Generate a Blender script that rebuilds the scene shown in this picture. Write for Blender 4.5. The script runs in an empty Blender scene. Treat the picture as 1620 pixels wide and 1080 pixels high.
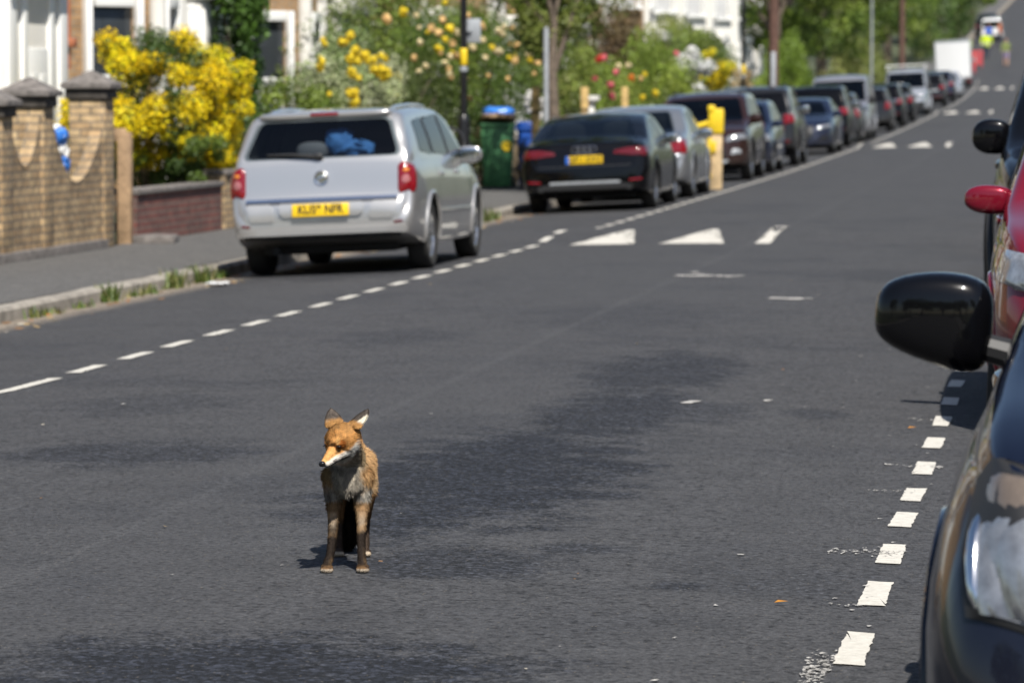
import bpy, bmesh, math, random
import numpy as np
from mathutils import Vector, Matrix
from mathutils.bvhtree import BVHTree

S = bpy.context.scene
R = math.radians
random.seed(7)
rng = np.random.default_rng(11)

# ------------------------------------------------------------------ camera, sky, sun, exposure
cam_d = bpy.data.cameras.new('camera')
cam = bpy.data.objects.new('camera', cam_d)
S.collection.objects.link(cam)
S.camera = cam
cam_d.sensor_width = 36.0
cam_d.lens = 6200 * 36.0 / 1620
cam_d.clip_start = 0.1
cam_d.clip_end = 6000
cam.location = (0, 0, 1.5)
cam.rotation_euler = (R(90 - 3.526), 0, R(8.036))
cam_d.dof.use_dof = True
cam_d.dof.focus_distance = 12.5
cam_d.dof.aperture_fstop = 6.3

SUN = Vector((0.32, -0.65, 1.0)).normalized()
w = bpy.data.worlds.new('World')
S.world = w
w.use_nodes = True
wn = w.node_tree
bg = wn.nodes['Background']
sky = wn.nodes.new('ShaderNodeTexSky')
sky.sky_type = 'NISHITA'
sky.sun_disc = False
sky.sun_elevation = math.asin(SUN.z)
sky.sun_rotation = math.atan2(SUN.x, SUN.y)
sky.air_density = 1.0
sky.dust_density = 0.8
wn.links.new(sky.outputs[0], bg.inputs[0])
bg.inputs[1].default_value = 0.075
sd = bpy.data.lights.new('sun', 'SUN')
sd.energy = 5.0
sd.angle = R(0.53)
sd.color = (1.0, 0.955, 0.88)
so = bpy.data.objects.new('sun', sd)
so.rotation_euler = SUN.to_track_quat('Z', 'Y').to_euler()
so.location = (20, -30, 60)
S.collection.objects.link(so)
S.view_settings.view_transform = 'Standard'
S.view_settings.look = 'None'
S.view_settings.exposure = 0.48
S.view_settings.gamma = 1.0
S.cycles.use_denoising = True
S.cycles.max_bounces = 8
S.cycles.transparent_max_bounces = 12
S.cycles.sample_clamp_indirect = 6.0

# ------------------------------------------------------------------ the street's profile
KN = np.array([(-60, 0), (41, 0), (70, .05), (105, .24), (169, .92), (240, 2.2), (262, 3.5), (280, 4.4),
               (310, 6.2), (400, 9.5), (470, 12.2), (600, 17.3), (900, 30)], float)
def pchip(kx, ky):
    kx = np.asarray(kx, float); ky = np.asarray(ky, float)
    h = np.diff(kx); d = np.diff(ky) / h
    m = np.zeros(len(kx)); m[0] = d[0]; m[-1] = d[-1]
    for i in range(1, len(kx) - 1):
        if d[i - 1] * d[i] > 0:
            w1 = 2 * h[i] + h[i - 1]; w2 = h[i] + 2 * h[i - 1]
            m[i] = (w1 + w2) / (w1 / d[i - 1] + w2 / d[i])
    def f(x):
        x = np.clip(np.asarray(x, float), kx[0], kx[-1])
        i = np.clip(np.searchsorted(kx, x, side='right') - 1, 0, len(kx) - 2)
        t = (x - kx[i]) / h[i]
        return ((2*t**3 - 3*t**2 + 1) * ky[i] + (t**3 - 2*t**2 + t) * h[i] * m[i]
                + (-2*t**3 + 3*t**2) * ky[i + 1] + (t**3 - t**2) * h[i] * m[i + 1])
    return f
_rise = pchip(KN[:, 0], KN[:, 1])
def rise(y): return float(_rise(y))
KL, KR, XC = -7.72, 1.45, -3.1          # kerbs and crown of the road
HUMPS = [40.9, 105.4, 169.2, 238.0]
def hump(y):
    for h in HUMPS:
        t = (y - h) / 5.2
        if 0 < t < 1: return 0.085 * math.sin(math.pi * t) ** 1.3
    return 0.0
def camb(x): return -0.0065 * min(abs(x - XC), 4.65) ** 2
def road(x, y): return rise(y) + camb(x) + hump(y)
def pave(y): return rise(y)              # pavement level

# ------------------------------------------------------------------ objects
def link(o):
    S.collection.objects.link(o); return o
def tag(o, label=None, cat=None, group=None, kind=None):
    if label: o['label'] = label
    if cat: o['category'] = cat
    if group: o['group'] = group
    if kind: o['kind'] = kind
    return o
def thing(name, label, cat, loc=(0, 0, 0), rot=(0, 0, 0), group=None):
    o = bpy.data.objects.new(name, None)
    o.empty_display_size = 0.2
    o.location = loc; o.rotation_euler = rot
    return tag(link(o), label, cat, group)
def mesh_obj(name, V, F, mat, parent=None, smooth=True, sharp=35, loc=None):
    me = bpy.data.meshes.new(name)
    me.from_pydata([tuple(v) for v in V], [], [tuple(f) for f in F])
    me.update()
    return finish(name, me, mat, parent, smooth, sharp, loc)
def finish(name, me, mat, parent=None, smooth=True, sharp=35, loc=None):
    if mat is not None and len(me.materials) == 0: me.materials.append(mat)
    if smooth:
        me.polygons.foreach_set('use_smooth', [True] * len(me.polygons))
        if sharp: me.set_sharp_from_angle(angle=R(sharp))
    o = bpy.data.objects.new(name, me)
    if parent: o.parent = parent
    if loc: o.location = loc
    return link(o)
def bm_obj(name, bm, mat, parent=None, smooth=True, sharp=35, loc=None):
    me = bpy.data.meshes.new(name)
    bm.to_mesh(me); bm.free()
    return finish(name, me, mat, parent, smooth, sharp, loc)
def kids(o): return [c for c in bpy.data.objects if c.parent == o]
def dup(o, label=None, loc=None, rot=None, repl=None, group=None):
    allc = {}
    for c in bpy.data.objects:
        if c.parent: allc.setdefault(c.parent.name, []).append(c)
    def rec(a, parent):
        b = a.copy(); S.collection.objects.link(b)
        if parent: b.parent = parent
        if repl and a.type == 'MESH':
            for i, s in enumerate(b.material_slots):
                if s.material and s.material.name in repl:
                    m = repl[s.material.name]
                    b.material_slots[i].link = 'OBJECT'; b.material_slots[i].material = m
        for ch in allc.get(a.name, []): rec(ch, b)
        return b
    r = rec(o, None)
    if label: r['label'] = label
    if group: r['group'] = group
    if loc is not None: r.location = loc
    if rot is not None: r.rotation_euler = rot
    return r
def box(bm, c, s, bev=0.0, rot=None):
    bm2 = bmesh.new()
    bmesh.ops.create_cube(bm2, size=1.0)
    bmesh.ops.scale(bm2, vec=s, verts=bm2.verts[:])
    if bev: bmesh.ops.bevel(bm2, geom=bm2.edges[:], offset=min(bev, min(s)*.45), segments=2, affect='EDGES', profile=0.5)
    bm2.verts.index_update()
    vs = []
    for v in bm2.verts:
        p = v.co.copy()
        if rot is not None: p = rot @ p
        vs.append(bm.verts.new(p + Vector(c)))
    for f in bm2.faces: bm.faces.new([vs[v.index] for v in f.verts])
    bm2.free()
    return vs
def tube(bm, pts, rad, seg=10, cap=True):
    pts = [Vector(p) for p in pts]
    if not hasattr(rad, '__len__'): rad = [rad] * len(pts)
    rings = []
    for i, p in enumerate(pts):
        d = (pts[min(i + 1, len(pts) - 1)] - pts[max(i - 1, 0)]).normalized()
        a = d.orthogonal().normalized() if i == 0 else (rings_a - d * rings_a.dot(d)).normalized()
        rings_a = a
        b = d.cross(a)
        rings.append([bm.verts.new(p + (a * math.cos(2*math.pi*k/seg) + b * math.sin(2*math.pi*k/seg)) * rad[i]) for k in range(seg)])
    for r0, r1 in zip(rings, rings[1:]):
        for k in range(seg): bm.faces.new((r0[k], r0[(k+1) % seg], r1[(k+1) % seg], r1[k]))
    if cap:
        bm.faces.new(list(reversed(rings[0]))); bm.faces.new(rings[-1])
def lathe(bm, prof, seg=24, axis='Z', close=False):
    rings = []
    for r, z in prof:
        ring = []
        for k in range(seg):
            a = 2 * math.pi * k / seg
            p = (r*math.cos(a), r*math.sin(a), z) if axis == 'Z' else (z, r*math.cos(a), r*math.sin(a))
            ring.append(bm.verts.new(p))
        rings.append(ring)
    pairs = list(zip(rings, rings[1:])) + ([(rings[-1], rings[0])] if close else [])
    for r0, r1 in pairs:
        for k in range(seg): bm.faces.new((r0[k], r0[(k+1) % seg], r1[(k+1) % seg], r1[k]))
    return rings
def superbox(bm, c, s, e=3.5, n=10, fn=None, rot=None):
    """rounded box: half sizes s, exponent e; fn reshapes a unit-space point"""
    b2 = bmesh.new()
    bmesh.ops.create_cube(b2, size=2.0)
    bmesh.ops.subdivide_edges(b2, edges=b2.edges[:], cuts=n, use_grid_fill=True)
    b2.verts.index_update()
    vs = []
    for v in b2.verts:
        p = v.co.normalized()
        k = (abs(p.x)**e + abs(p.y)**e + abs(p.z)**e) ** (-1.0/e)
        q = p * k
        if fn: q = fn(q)
        q = Vector((q.x*s[0], q.y*s[1], q.z*s[2]))
        if rot is not None: q = rot @ q
        vs.append(bm.verts.new(q + Vector(c)))
    for f in b2.faces: bm.faces.new([vs[v.index] for v in f.verts])
    b2.free()
    return vs
def poly_mesh_np(name, V, nq, k=4, cols=None, mat=None, parent=None):
    """fast mesh of nq separate k-gons; V is (nq*k,3)"""
    me = bpy.data.meshes.new(name)
    me.vertices.add(len(V)); me.vertices.foreach_set('co', np.asarray(V, np.float32).ravel())
    me.loops.add(nq * k); me.loops.foreach_set('vertex_index', np.arange(nq * k, dtype=np.int32))
    me.polygons.add(nq); me.polygons.foreach_set('loop_start', np.arange(0, nq * k, k, dtype=np.int32))
    me.update(calc_edges=True)
    if cols is not None:
        a = me.color_attributes.new('Col', 'FLOAT_COLOR', 'POINT')
        a.data.foreach_set('color', np.asarray(cols, np.float32).ravel())
    o = bpy.data.objects.new(name, me)
    if mat: me.materials.append(mat)
    if parent: o.parent = parent
    return link(o)

# ------------------------------------------------------------------ materials
MATS = {}
def nodes(name):
    m = bpy.data.materials.new(name); m.use_nodes = True
    MATS[name] = m
    nt = m.node_tree
    return m, nt, nt.nodes['Principled BSDF']
def N(nt, t, **kw):
    n = nt.nodes.new(t)
    for k, v in kw.items():
        if hasattr(n, k): setattr(n, k, v)
        else: n.inputs[k].default_value = v
    return n
def L(nt, a, b): nt.links.new(a, b)
def ramp(nt, stops, src=None):
    n = nt.nodes.new('ShaderNodeValToRGB')
    el = n.color_ramp.elements
    while len(el) < len(stops): el.new(0.5)
    for e, (p, c) in zip(el, stops):
        e.position = p; e.color = (*c, 1) if len(c) == 3 else c
    if src is not None: L(nt, src, n.inputs[0])
    return n
def simple(name, col, rough=0.5, metal=0.0, coat=0.0, var=0.0, scale=8.0, bump=0.0, bscale=60.0, spec=0.5):
    m, nt, b = nodes(name)
    b.inputs['Roughness'].default_value = rough
    b.inputs['Metallic'].default_value = metal
    b.inputs['Coat Weight'].default_value = coat
    b.inputs['Coat Roughness'].default_value = 0.03
    b.inputs['Specular IOR Level'].default_value = spec
    b.inputs['Base Color'].default_value = (*col, 1)
    tc = N(nt, 'ShaderNodeTexCoord')
    if var:
        nz = N(nt, 'ShaderNodeTexNoise', Scale=scale, Detail=5.0, Roughness=0.65)
        L(nt, tc.outputs['Object'], nz.inputs['Vector'])
        lo = tuple(max(0, c * (1 - var)) for c in col); hi = tuple(min(1, c * (1 + var)) for c in col)
        r = ramp(nt, [(0.3, lo), (0.7, hi)], nz.outputs[0])
        L(nt, r.outputs[0], b.inputs['Base Color'])
    if bump:
        n2 = N(nt, 'ShaderNodeTexNoise', Scale=bscale, Detail=4.0)
        L(nt, tc.outputs['Object'], n2.inputs['Vector'])
        bp = N(nt, 'ShaderNodeBump', Strength=bump, Distance=0.01)
        L(nt, n2.outputs[0], bp.inputs['Height']); L(nt, bp.outputs[0], b.inputs['Normal'])
    return m
def paint(name, col, metal=0.0, rough=0.3, dirt=0.25, coat=1.0):
    """car paint: clear coat, with road film towards the sills"""
    m, nt, b = nodes(name)
    b.inputs['Metallic'].default_value = metal
    b.inputs['Coat Weight'].default_value = coat
    b.inputs['Coat Roughness'].default_value = 0.02
    b.inputs['Specular IOR Level'].default_value = 0.5 if metal > .4 else 0.08
    tc = N(nt, 'ShaderNodeTexCoord')
    sep = N(nt, 'ShaderNodeSeparateXYZ'); L(nt, tc.outputs['Object'], sep.inputs[0])
    nz = N(nt, 'ShaderNodeTexNoise', Scale=5.0, Detail=6.0, Roughness=0.7); L(nt, tc.outputs['Object'], nz.inputs['Vector'])
    mr = N(nt, 'ShaderNodeMapRange'); L(nt, sep.outputs['Z'], mr.inputs[0])
    mr.inputs[1].default_value = 0.75; mr.inputs[2].default_value = 0.15; mr.inputs[3].default_value = 0.0; mr.inputs[4].default_value = 1.0
    mu = N(nt, 'ShaderNodeMath', operation='MULTIPLY'); L(nt, mr.outputs[0], mu.inputs[0]); L(nt, nz.outputs[0], mu.inputs[1])
    m2 = N(nt, 'ShaderNodeMath', operation='MULTIPLY'); L(nt, mu.outputs[0], m2.inputs[0]); m2.inputs[1].default_value = dirt * 1.6
    mix = N(nt, 'ShaderNodeMix', data_type='RGBA'); L(nt, m2.outputs[0], mix.inputs[0])
    mix.inputs[6].default_value = (*col, 1); mix.inputs[7].default_value = (0.14, 0.125, 0.105, 1)
    L(nt, mix.outputs[2], b.inputs['Base Color'])
    ad = N(nt, 'ShaderNodeMath', operation='MULTIPLY_ADD'); L(nt, m2.outputs[0], ad.inputs[0]); ad.inputs[1].default_value = 0.6; ad.inputs[2].default_value = rough
    L(nt, ad.outputs[0], b.inputs['Roughness'])
    return m
def glass_mat(name, tint=(0.20, 0.23, 0.23)):
    m, nt, b = nodes(name)
    out = nt.nodes['Material Output']
    nt.nodes.remove(b)
    tr = N(nt, 'ShaderNodeBsdfTransparent'); tr.inputs[0].default_value = (*tint, 1)
    gl = N(nt, 'ShaderNodeBsdfGlossy'); gl.inputs['Roughness'].default_value = 0.015
    fr = N(nt, 'ShaderNodeFresnel', IOR=1.52)
    mx = N(nt, 'ShaderNodeMixShader')
    L(nt, fr.outputs[0], mx.inputs[0]); L(nt, tr.outputs[0], mx.inputs[1]); L(nt, gl.outputs[0], mx.inputs[2])
    L(nt, mx.outputs[0], out.inputs[0])
    return m
def col_attr(name, rough=0.6, trans=0.0, spec=0.3, noise_amt=0.0):
    """material whose base colour comes from the mesh's own colour attribute"""
    m, nt, b = nodes(name)
    at = N(nt, 'ShaderNodeAttribute', attribute_name='Col')
    b.inputs['Roughness'].default_value = rough
    b.inputs['Specular IOR Level'].default_value = spec
    src = at.outputs['Color']
    if noise_amt:
        tc = N(nt, 'ShaderNodeTexCoord'); nz = N(nt, 'ShaderNodeTexNoise', Scale=160.0, Detail=3.0); L(nt, tc.outputs['Object'], nz.inputs['Vector'])
        r = ramp(nt, [(0.3, (1 - noise_amt,)*3), (0.7, (1 + noise_amt,)*3)], nz.outputs[0])
        mx = N(nt, 'ShaderNodeMix', data_type='RGBA', blend_type='MULTIPLY'); mx.inputs[0].default_value = 1.0
        L(nt, src, mx.inputs[6]); L(nt, r.outputs[0], mx.inputs[7]); src = mx.outputs[2]
    L(nt, src, b.inputs['Base Color'])
    if trans:
        t = N(nt, 'ShaderNodeBsdfTranslucent'); L(nt, src, t.inputs[0])
        mx = N(nt, 'ShaderNodeMixShader'); mx.inputs[0].default_value = trans
        out = nt.nodes['Material Output']
        L(nt, b.outputs[0], mx.inputs[1]); L(nt, t.outputs[0], mx.inputs[2]); L(nt, mx.outputs[0], out.inputs[0])
    return m
def wall_uv(nt):
    """(along, height) coordinates in metres on any upright face, from world position"""
    g = N(nt, 'ShaderNodeNewGeometry')
    sp = N(nt, 'ShaderNodeSeparateXYZ'); L(nt, g.outputs['Position'], sp.inputs[0])
    sn = N(nt, 'ShaderNodeSeparateXYZ'); L(nt, g.outputs['True Normal'], sn.inputs[0])
    ab = N(nt, 'ShaderNodeMath', operation='ABSOLUTE'); L(nt, sn.outputs[0], ab.inputs[0])
    gt = N(nt, 'ShaderNodeMath', operation='GREATER_THAN'); L(nt, ab.outputs[0], gt.inputs[0]); gt.inputs[1].default_value = 0.6
    mx = N(nt, 'ShaderNodeMix', data_type='FLOAT'); L(nt, gt.outputs[0], mx.inputs[0]); L(nt, sp.outputs[0], mx.inputs[2]); L(nt, sp.outputs[1], mx.inputs[3])
    c = N(nt, 'ShaderNodeCombineXYZ'); L(nt, mx.outputs[0], c.inputs[0]); L(nt, sp.outputs[2], c.inputs[1])
    return c.outputs[0], g
def brick(name, c1, c2, mortar, stain=(0.05, 0.045, 0.04), amt=0.5):
    m, nt, b = nodes(name)
    uv, g = wall_uv(nt)
    br = N(nt, 'ShaderNodeTexBrick', Scale=1.0)
    br.inputs['Color1'].default_value = (*c1, 1); br.inputs['Color2'].default_value = (*c2, 1); br.inputs['Mortar'].default_value = (*mortar, 1)
    br.inputs['Mortar Size'].default_value = 0.009; br.inputs['Brick Width'].default_value = 0.225; br.inputs['Row Height'].default_value = 0.075
    br.inputs['Mortar Smooth'].default_value = 0.3; br.inputs['Bias'].default_value = -0.1
    L(nt, uv, br.inputs['Vector'])
    nz = N(nt, 'ShaderNodeTexNoise', Scale=1.7, Detail=7.0, Roughness=0.7); L(nt, g.outputs['Position'], nz.inputs['Vector'])
    r = ramp(nt, [(0.45, (0, 0, 0)), (0.75, (amt,)*3)], nz.outputs[0])
    mx = N(nt, 'ShaderNodeMix', data_type='RGBA'); L(nt, r.outputs[0], mx.inputs[0]); L(nt, br.outputs[0], mx.inputs[6]); mx.inputs[7].default_value = (*stain, 1)
    n2 = N(nt, 'ShaderNodeTexNoise', Scale=9.0, Detail=5.0); L(nt, g.outputs['Position'], n2.inputs['Vector'])
    r2 = ramp(nt, [(0.3, (0.7,)*3), (0.7, (1.25,)*3)], n2.outputs[0])
    m3 = N(nt, 'ShaderNodeMix', data_type='RGBA', blend_type='MULTIPLY'); m3.inputs[0].default_value = 1; L(nt, mx.outputs[2], m3.inputs[6]); L(nt, r2.outputs[0], m3.inputs[7])
    L(nt, m3.outputs[2], b.inputs['Base Color']); b.inputs['Roughness'].default_value = 0.9
    bp = N(nt, 'ShaderNodeBump', Strength=0.6, Distance=0.008); bp.invert = True
    L(nt, br.outputs['Fac'], bp.inputs['Height']); L(nt, bp.outputs[0], b.inputs['Normal'])
    return m
# ------------------------------------------------------------------ ground materials
def asphalt(name, base, dark, patches=True):
    m, nt, b = nodes(name)
    g = N(nt, 'ShaderNodeNewGeometry'); P = g.outputs['Position']
    agg = N(nt, 'ShaderNodeTexNoise', Scale=75.0, Detail=3.0, Roughness=0.75); L(nt, P, agg.inputs['Vector'])
    vor = N(nt, 'ShaderNodeTexVoronoi', Scale=95.0); L(nt, P, vor.inputs['Vector'])
    mid = N(nt, 'ShaderNodeTexNoise', Scale=3.2, Detail=8.0, Roughness=0.72); L(nt, P, mid.inputs['Vector'])
    big = N(nt, 'ShaderNodeTexNoise', Scale=0.55, Detail=6.0, Roughness=0.62, Distortion=0.4); L(nt, P, big.inputs['Vector'])
    r0 = ramp(nt, [(0.28, tuple(c*0.80 for c in base)), (0.72, tuple(c*1.16 for c in base))], mid.outputs[0])
    col = r0.outputs[0]
    fac = None
    if patches:
        sp = N(nt, 'ShaderNodeSeparateXYZ'); L(nt, P, sp.inputs[0])
        PT = [(-2.3, 15.5, .68, 2.6, 1.0), (-2.15, 18.7, .42, 1.8, .85), (-2.2, 21.6, .50, 1.9, .75), (-1.75, 18.9, .32, .8, .5), (-3.95, 16.3, .62, .75, .7), (-2.1, 10.1, .85, .75, 1.0),
              (-1.98, 12.55, .45, .45, .75), (-1.6, 13.1, .22, .16, .6), (-4.5, 19.0, .5, .8, .35), (-3.0, 27.0, .9, 2.0, .3),
              (-1.2, 12.2, .10, .12, .7), (-4.2, 24.5, .5, 1.0, .35), (-1.2, 19.0, .2, .3, .5), (-1.4, 34.0, .8, 1.4, .35), (-6.6, 36, 1.0, 3.5, .6)]
        for cx, cy, rx, ry, s in PT:
            a = N(nt, 'ShaderNodeMath', operation='MULTIPLY_ADD'); L(nt, sp.outputs[0], a.inputs[0]); a.inputs[1].default_value = 1/rx; a.inputs[2].default_value = -cx/rx
            c = N(nt, 'ShaderNodeMath', operation='MULTIPLY_ADD'); L(nt, sp.outputs[1], c.inputs[0]); c.inputs[1].default_value = 1/ry; c.inputs[2].default_value = -cy/ry
            a2 = N(nt, 'ShaderNodeMath', operation='MULTIPLY'); L(nt, a.outputs[0], a2.inputs[0]); L(nt, a.outputs[0], a2.inputs[1])
            c2 = N(nt, 'ShaderNodeMath', operation='MULTIPLY_ADD'); L(nt, c.outputs[0], c2.inputs[0]); L(nt, c.outputs[0], c2.inputs[1]); L(nt, a2.outputs[0], c2.inputs[2])
            c3 = N(nt, 'ShaderNodeMath', operation='MULTIPLY_ADD'); L(nt, agg.outputs[0], c3.inputs[0]); c3.inputs[1].default_value = 1.9; L(nt, c2.outputs[0], c3.inputs[2])
            n2 = N(nt, 'ShaderNodeMath', operation='MULTIPLY_ADD'); L(nt, mid.outputs[0], n2.inputs[0]); n2.inputs[1].default_value = 3.4; L(nt, c3.outputs[0], n2.inputs[2])
            mr = N(nt, 'ShaderNodeMapRange'); L(nt, n2.outputs[0], mr.inputs[0]); mr.inputs[1].default_value = 3.75; mr.inputs[2].default_value = 3.0; mr.inputs[3].default_value = 0.0; mr.inputs[4].default_value = s
            if fac is None: fac = mr.outputs[0]
            else:
                mm = N(nt, 'ShaderNodeMath', operation='MAXIMUM'); L(nt, fac, mm.inputs[0]); L(nt, mr.outputs[0], mm.inputs[1]); fac = mm.outputs[0]
        rb = ramp(nt, [(0.52, (0, 0, 0)), (0.72, (0.45,)*3)], big.outputs[0])
        mm = N(nt, 'ShaderNodeMath', operation='MAXIMUM'); L(nt, fac, mm.inputs[0]); L(nt, rb.outputs[0], mm.inputs[1]); fac = mm.outputs[0]
        mx = N(nt, 'ShaderNodeMix', data_type='RGBA'); L(nt, fac, mx.inputs[0]); L(nt, col, mx.inputs[6]); mx.inputs[7].default_value = (*dark, 1)
        col = mx.outputs[2]
        # the paving joint down the middle of the carriageway
        wob = N(nt, 'ShaderNodeMath', operation='MULTIPLY_ADD'); L(nt, mid.outputs[0], wob.inputs[0]); wob.inputs[1].default_value = 0.05; L(nt, sp.outputs[0], wob.inputs[2])
        j = N(nt, 'ShaderNodeMath', operation='ADD'); L(nt, wob.outputs[0], j.inputs[0]); j.inputs[1].default_value = 3.22
        ja = N(nt, 'ShaderNodeMath', operation='ABSOLUTE'); L(nt, j.outputs[0], ja.inputs[0])
        jm = N(nt, 'ShaderNodeMapRange'); L(nt, ja.outputs[0], jm.inputs[0]); jm.inputs[1].default_value = 0.05; jm.inputs[2].default_value = 0.01; jm.inputs[3].default_value = 0; jm.inputs[4].default_value = 0.17
        mj = N(nt, 'ShaderNodeMix', data_type='RGBA'); L(nt, jm.outputs[0], mj.inputs[0]); L(nt, col, mj.inputs[6]); mj.inputs[7].default_value = (base[0]*1.9, base[1]*1.9, base[2]*1.85, 1)
        col = mj.outputs[2]
        # grit and dust swept into the gutter
        gx = N(nt, 'ShaderNodeMath', operation='MULTIPLY_ADD'); L(nt, mid.outputs[0], gx.inputs[0]); gx.inputs[1].default_value = 0.42; L(nt, sp.outputs[0], gx.inputs[2])
        gm = N(nt, 'ShaderNodeMapRange'); L(nt, gx.outputs[0], gm.inputs[0]); gm.inputs[1].default_value = -7.05; gm.inputs[2].default_value = -7.38; gm.inputs[3].default_value = 0; gm.inputs[4].default_value = 0.9
        mg = N(nt, 'ShaderNodeMix', data_type='RGBA'); L(nt, gm.outputs[0], mg.inputs[0]); L(nt, col, mg.inputs[6]); mg.inputs[7].default_value = (0.27, 0.225, 0.175, 1)
        col = mg.outputs[2]
    ag2 = N(nt, 'ShaderNodeTexNoise', Scale=34.0, Detail=2.0, Roughness=0.6); L(nt, P, ag2.inputs['Vector'])
    r3 = ramp(nt, [(0.32, (0.35,)*3), (0.44, (0.95,)*3), (0.66, (1.25,)*3)], ag2.outputs[0])
    ra = ramp(nt, [(0.30, (0.10,)*3), (0.44, (0.85,)*3), (0.58, (1.06,)*3), (0.72, (1.75,)*3)], agg.outputs[0])
    m1 = N(nt, 'ShaderNodeMix', data_type='RGBA', blend_type='MULTIPLY'); m1.inputs[0].default_value = 1; L(nt, col, m1.inputs[6]); L(nt, ra.outputs[0], m1.inputs[7])
    m1b = N(nt, 'ShaderNodeMix', data_type='RGBA', blend_type='MULTIPLY'); m1b.inputs[0].default_value = 1; L(nt, m1.outputs[2], m1b.inputs[6]); L(nt, r3.outputs[0], m1b.inputs[7]); m1 = m1b
    if fac is not None:      # the open textured patches are coarser
        vc = N(nt, 'ShaderNodeTexVoronoi', Scale=62.0); L(nt, P, vc.inputs['Vector'])
        vs_ = N(nt, 'ShaderNodeSeparateColor'); L(nt, vc.outputs['Color'], vs_.inputs[0])
        rv = ramp(nt, [(0.0, (0.30, 0.29, 0.27)), (0.45, (0.75, 0.75, 0.75)), (0.8, (1.5, 1.55, 1.65)), (1.0, (2.9, 3.0, 3.2))], vs_.outputs[0])
        mv = N(nt, 'ShaderNodeMix', data_type='RGBA', blend_type='MULTIPLY'); L(nt, fac, mv.inputs[0]); L(nt, m1.outputs[2], mv.inputs[6]); L(nt, rv.outputs[0], mv.inputs[7]); m1 = mv
    # single pale stones
    sv = N(nt, 'ShaderNodeSeparateColor'); L(nt, vor.outputs['Color'], sv.inputs[0])
    rs = ramp(nt, [(0.972, (0, 0, 0)), (0.978, (1, 1, 1))], sv.outputs[0])
    rd = ramp(nt, [(0.25, (0.7,)*3), (0.4, (0, 0, 0))], vor.outputs['Distance'])
    ms = N(nt, 'ShaderNodeMath', operation='MULTIPLY'); L(nt, rs.outputs[0], ms.inputs[0]); L(nt, rd.outputs[0], ms.inputs[1])
    m2 = N(nt, 'ShaderNodeMix', data_type='RGBA'); L(nt, ms.outputs[0], m2.inputs[0]); L(nt, m1.outputs[2], m2.inputs[6]); m2.inputs[7].default_value = (0.20, 0.17, 0.13, 1)
    L(nt, m2.outputs[2], b.inputs['Base Color'])
    b.inputs['Roughness'].default_value = 0.78
    b.inputs['Specular IOR Level'].default_value = 0.30
    hs = N(nt, 'ShaderNodeMath', operation='MULTIPLY_ADD'); L(nt, vor.outputs['Distance'], hs.inputs[0]); hs.inputs[1].default_value = -0.8; L(nt, agg.outputs[0], hs.inputs[2])
    bp = N(nt, 'ShaderNodeBump', Strength=0.8, Distance=0.008); L(nt, hs.outputs[0], bp.inputs['Height']); L(nt, bp.outputs[0], b.inputs['Normal'])
    return m
M_road = asphalt('road_asphalt', (0.0575, 0.0575, 0.0605), (0.0158, 0.0170, 0.0212))
M_pave = asphalt('pavement_asphalt', (0.115, 0.112, 0.108), (0.1, 0.1, 0.1), patches=False)
M_kerb = simple('kerb_granite', (0.27, 0.245, 0.21), 0.85, var=0.45, scale=4.0, bump=0.4, bscale=40)
M_earth = simple('garden_earth', (0.055, 0.065, 0.03), 0.95, var=0.5, scale=1.5)
def marking_mat():
    m, nt, b = nodes('road_paint')
    g = N(nt, 'ShaderNodeNewGeometry')
    nz = N(nt, 'ShaderNodeTexNoise', Scale=26.0, Detail=8.0, Roughness=0.8); L(nt, g.outputs['Position'], nz.inputs['Vector'])
    r = ramp(nt, [(0.30, (0.16, 0.15, 0.14)), (0.40, (0.46, 0.44, 0.39)), (0.65, (0.62, 0.59, 0.53))], nz.outputs[0])
    L(nt, r.outputs[0], b.inputs['Base Color']); b.inputs['Roughness'].default_value = 0.75
    bp = N(nt, 'ShaderNodeBump', Strength=0.4, Distance=0.004); L(nt, nz.outputs[0], bp.inputs['Height']); L(nt, bp.outputs[0], b.inputs['Normal'])
    return m
M_mark = marking_mat()
M_scuff = simple('thin_road_paint', (0.40, 0.385, 0.36), 0.8, var=0.5, scale=60)

# ------------------------------------------------------------------ road, kerbs, pavements, terrain
def grid(name, xs, ys, zf, mat, kind='structure', smooth=True):
    V = [(x, y, zf(x, y)) for y in ys for x in xs]
    nx = len(xs)
    F = [(j*nx+i, j*nx+i+1, (j+1)*nx+i+1, (j+1)*nx+i) for j in range(len(ys)-1) for i in range(nx-1)]
    o = mesh_obj(name, V, F, mat, smooth=smooth, sharp=None)
    return tag(o, kind=kind)
ys = set(np.arange(-30, 60, 1.0)) | set(np.arange(60, 620, 4.0))
for h in HUMPS: ys |= set(np.round(np.arange(h - .4, h + 5.6, 0.2), 2))
YS = sorted(float(y) for y in ys)
XS = [KL + (KR-KL)*i/20 for i in range(21)]
tag(grid('road', XS, YS, road, M_road), 'dark grey asphalt road with speed humps climbing a distant hill', 'road')
YS2 = [y for y in YS if y < 60 and abs(y - round(y)) < 1e-6] + [float(y) for y in range(60, 620, 5)]
tag(grid('pavement', [-9.72, -8.8, KL-0.14], YS2, lambda x, y: pave(y) - 0.012*(x + 9.7)*-1*-1 * 0.9, M_pave), 'grey asphalt pavement beside the left kerb', 'pavement')
tag(grid('pavement', [KR+0.14, 2.6, 3.6], YS2, lambda x, y: pave(y) + 0.01, M_pave), 'grey pavement behind the right hand parked cars', 'pavement')
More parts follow.
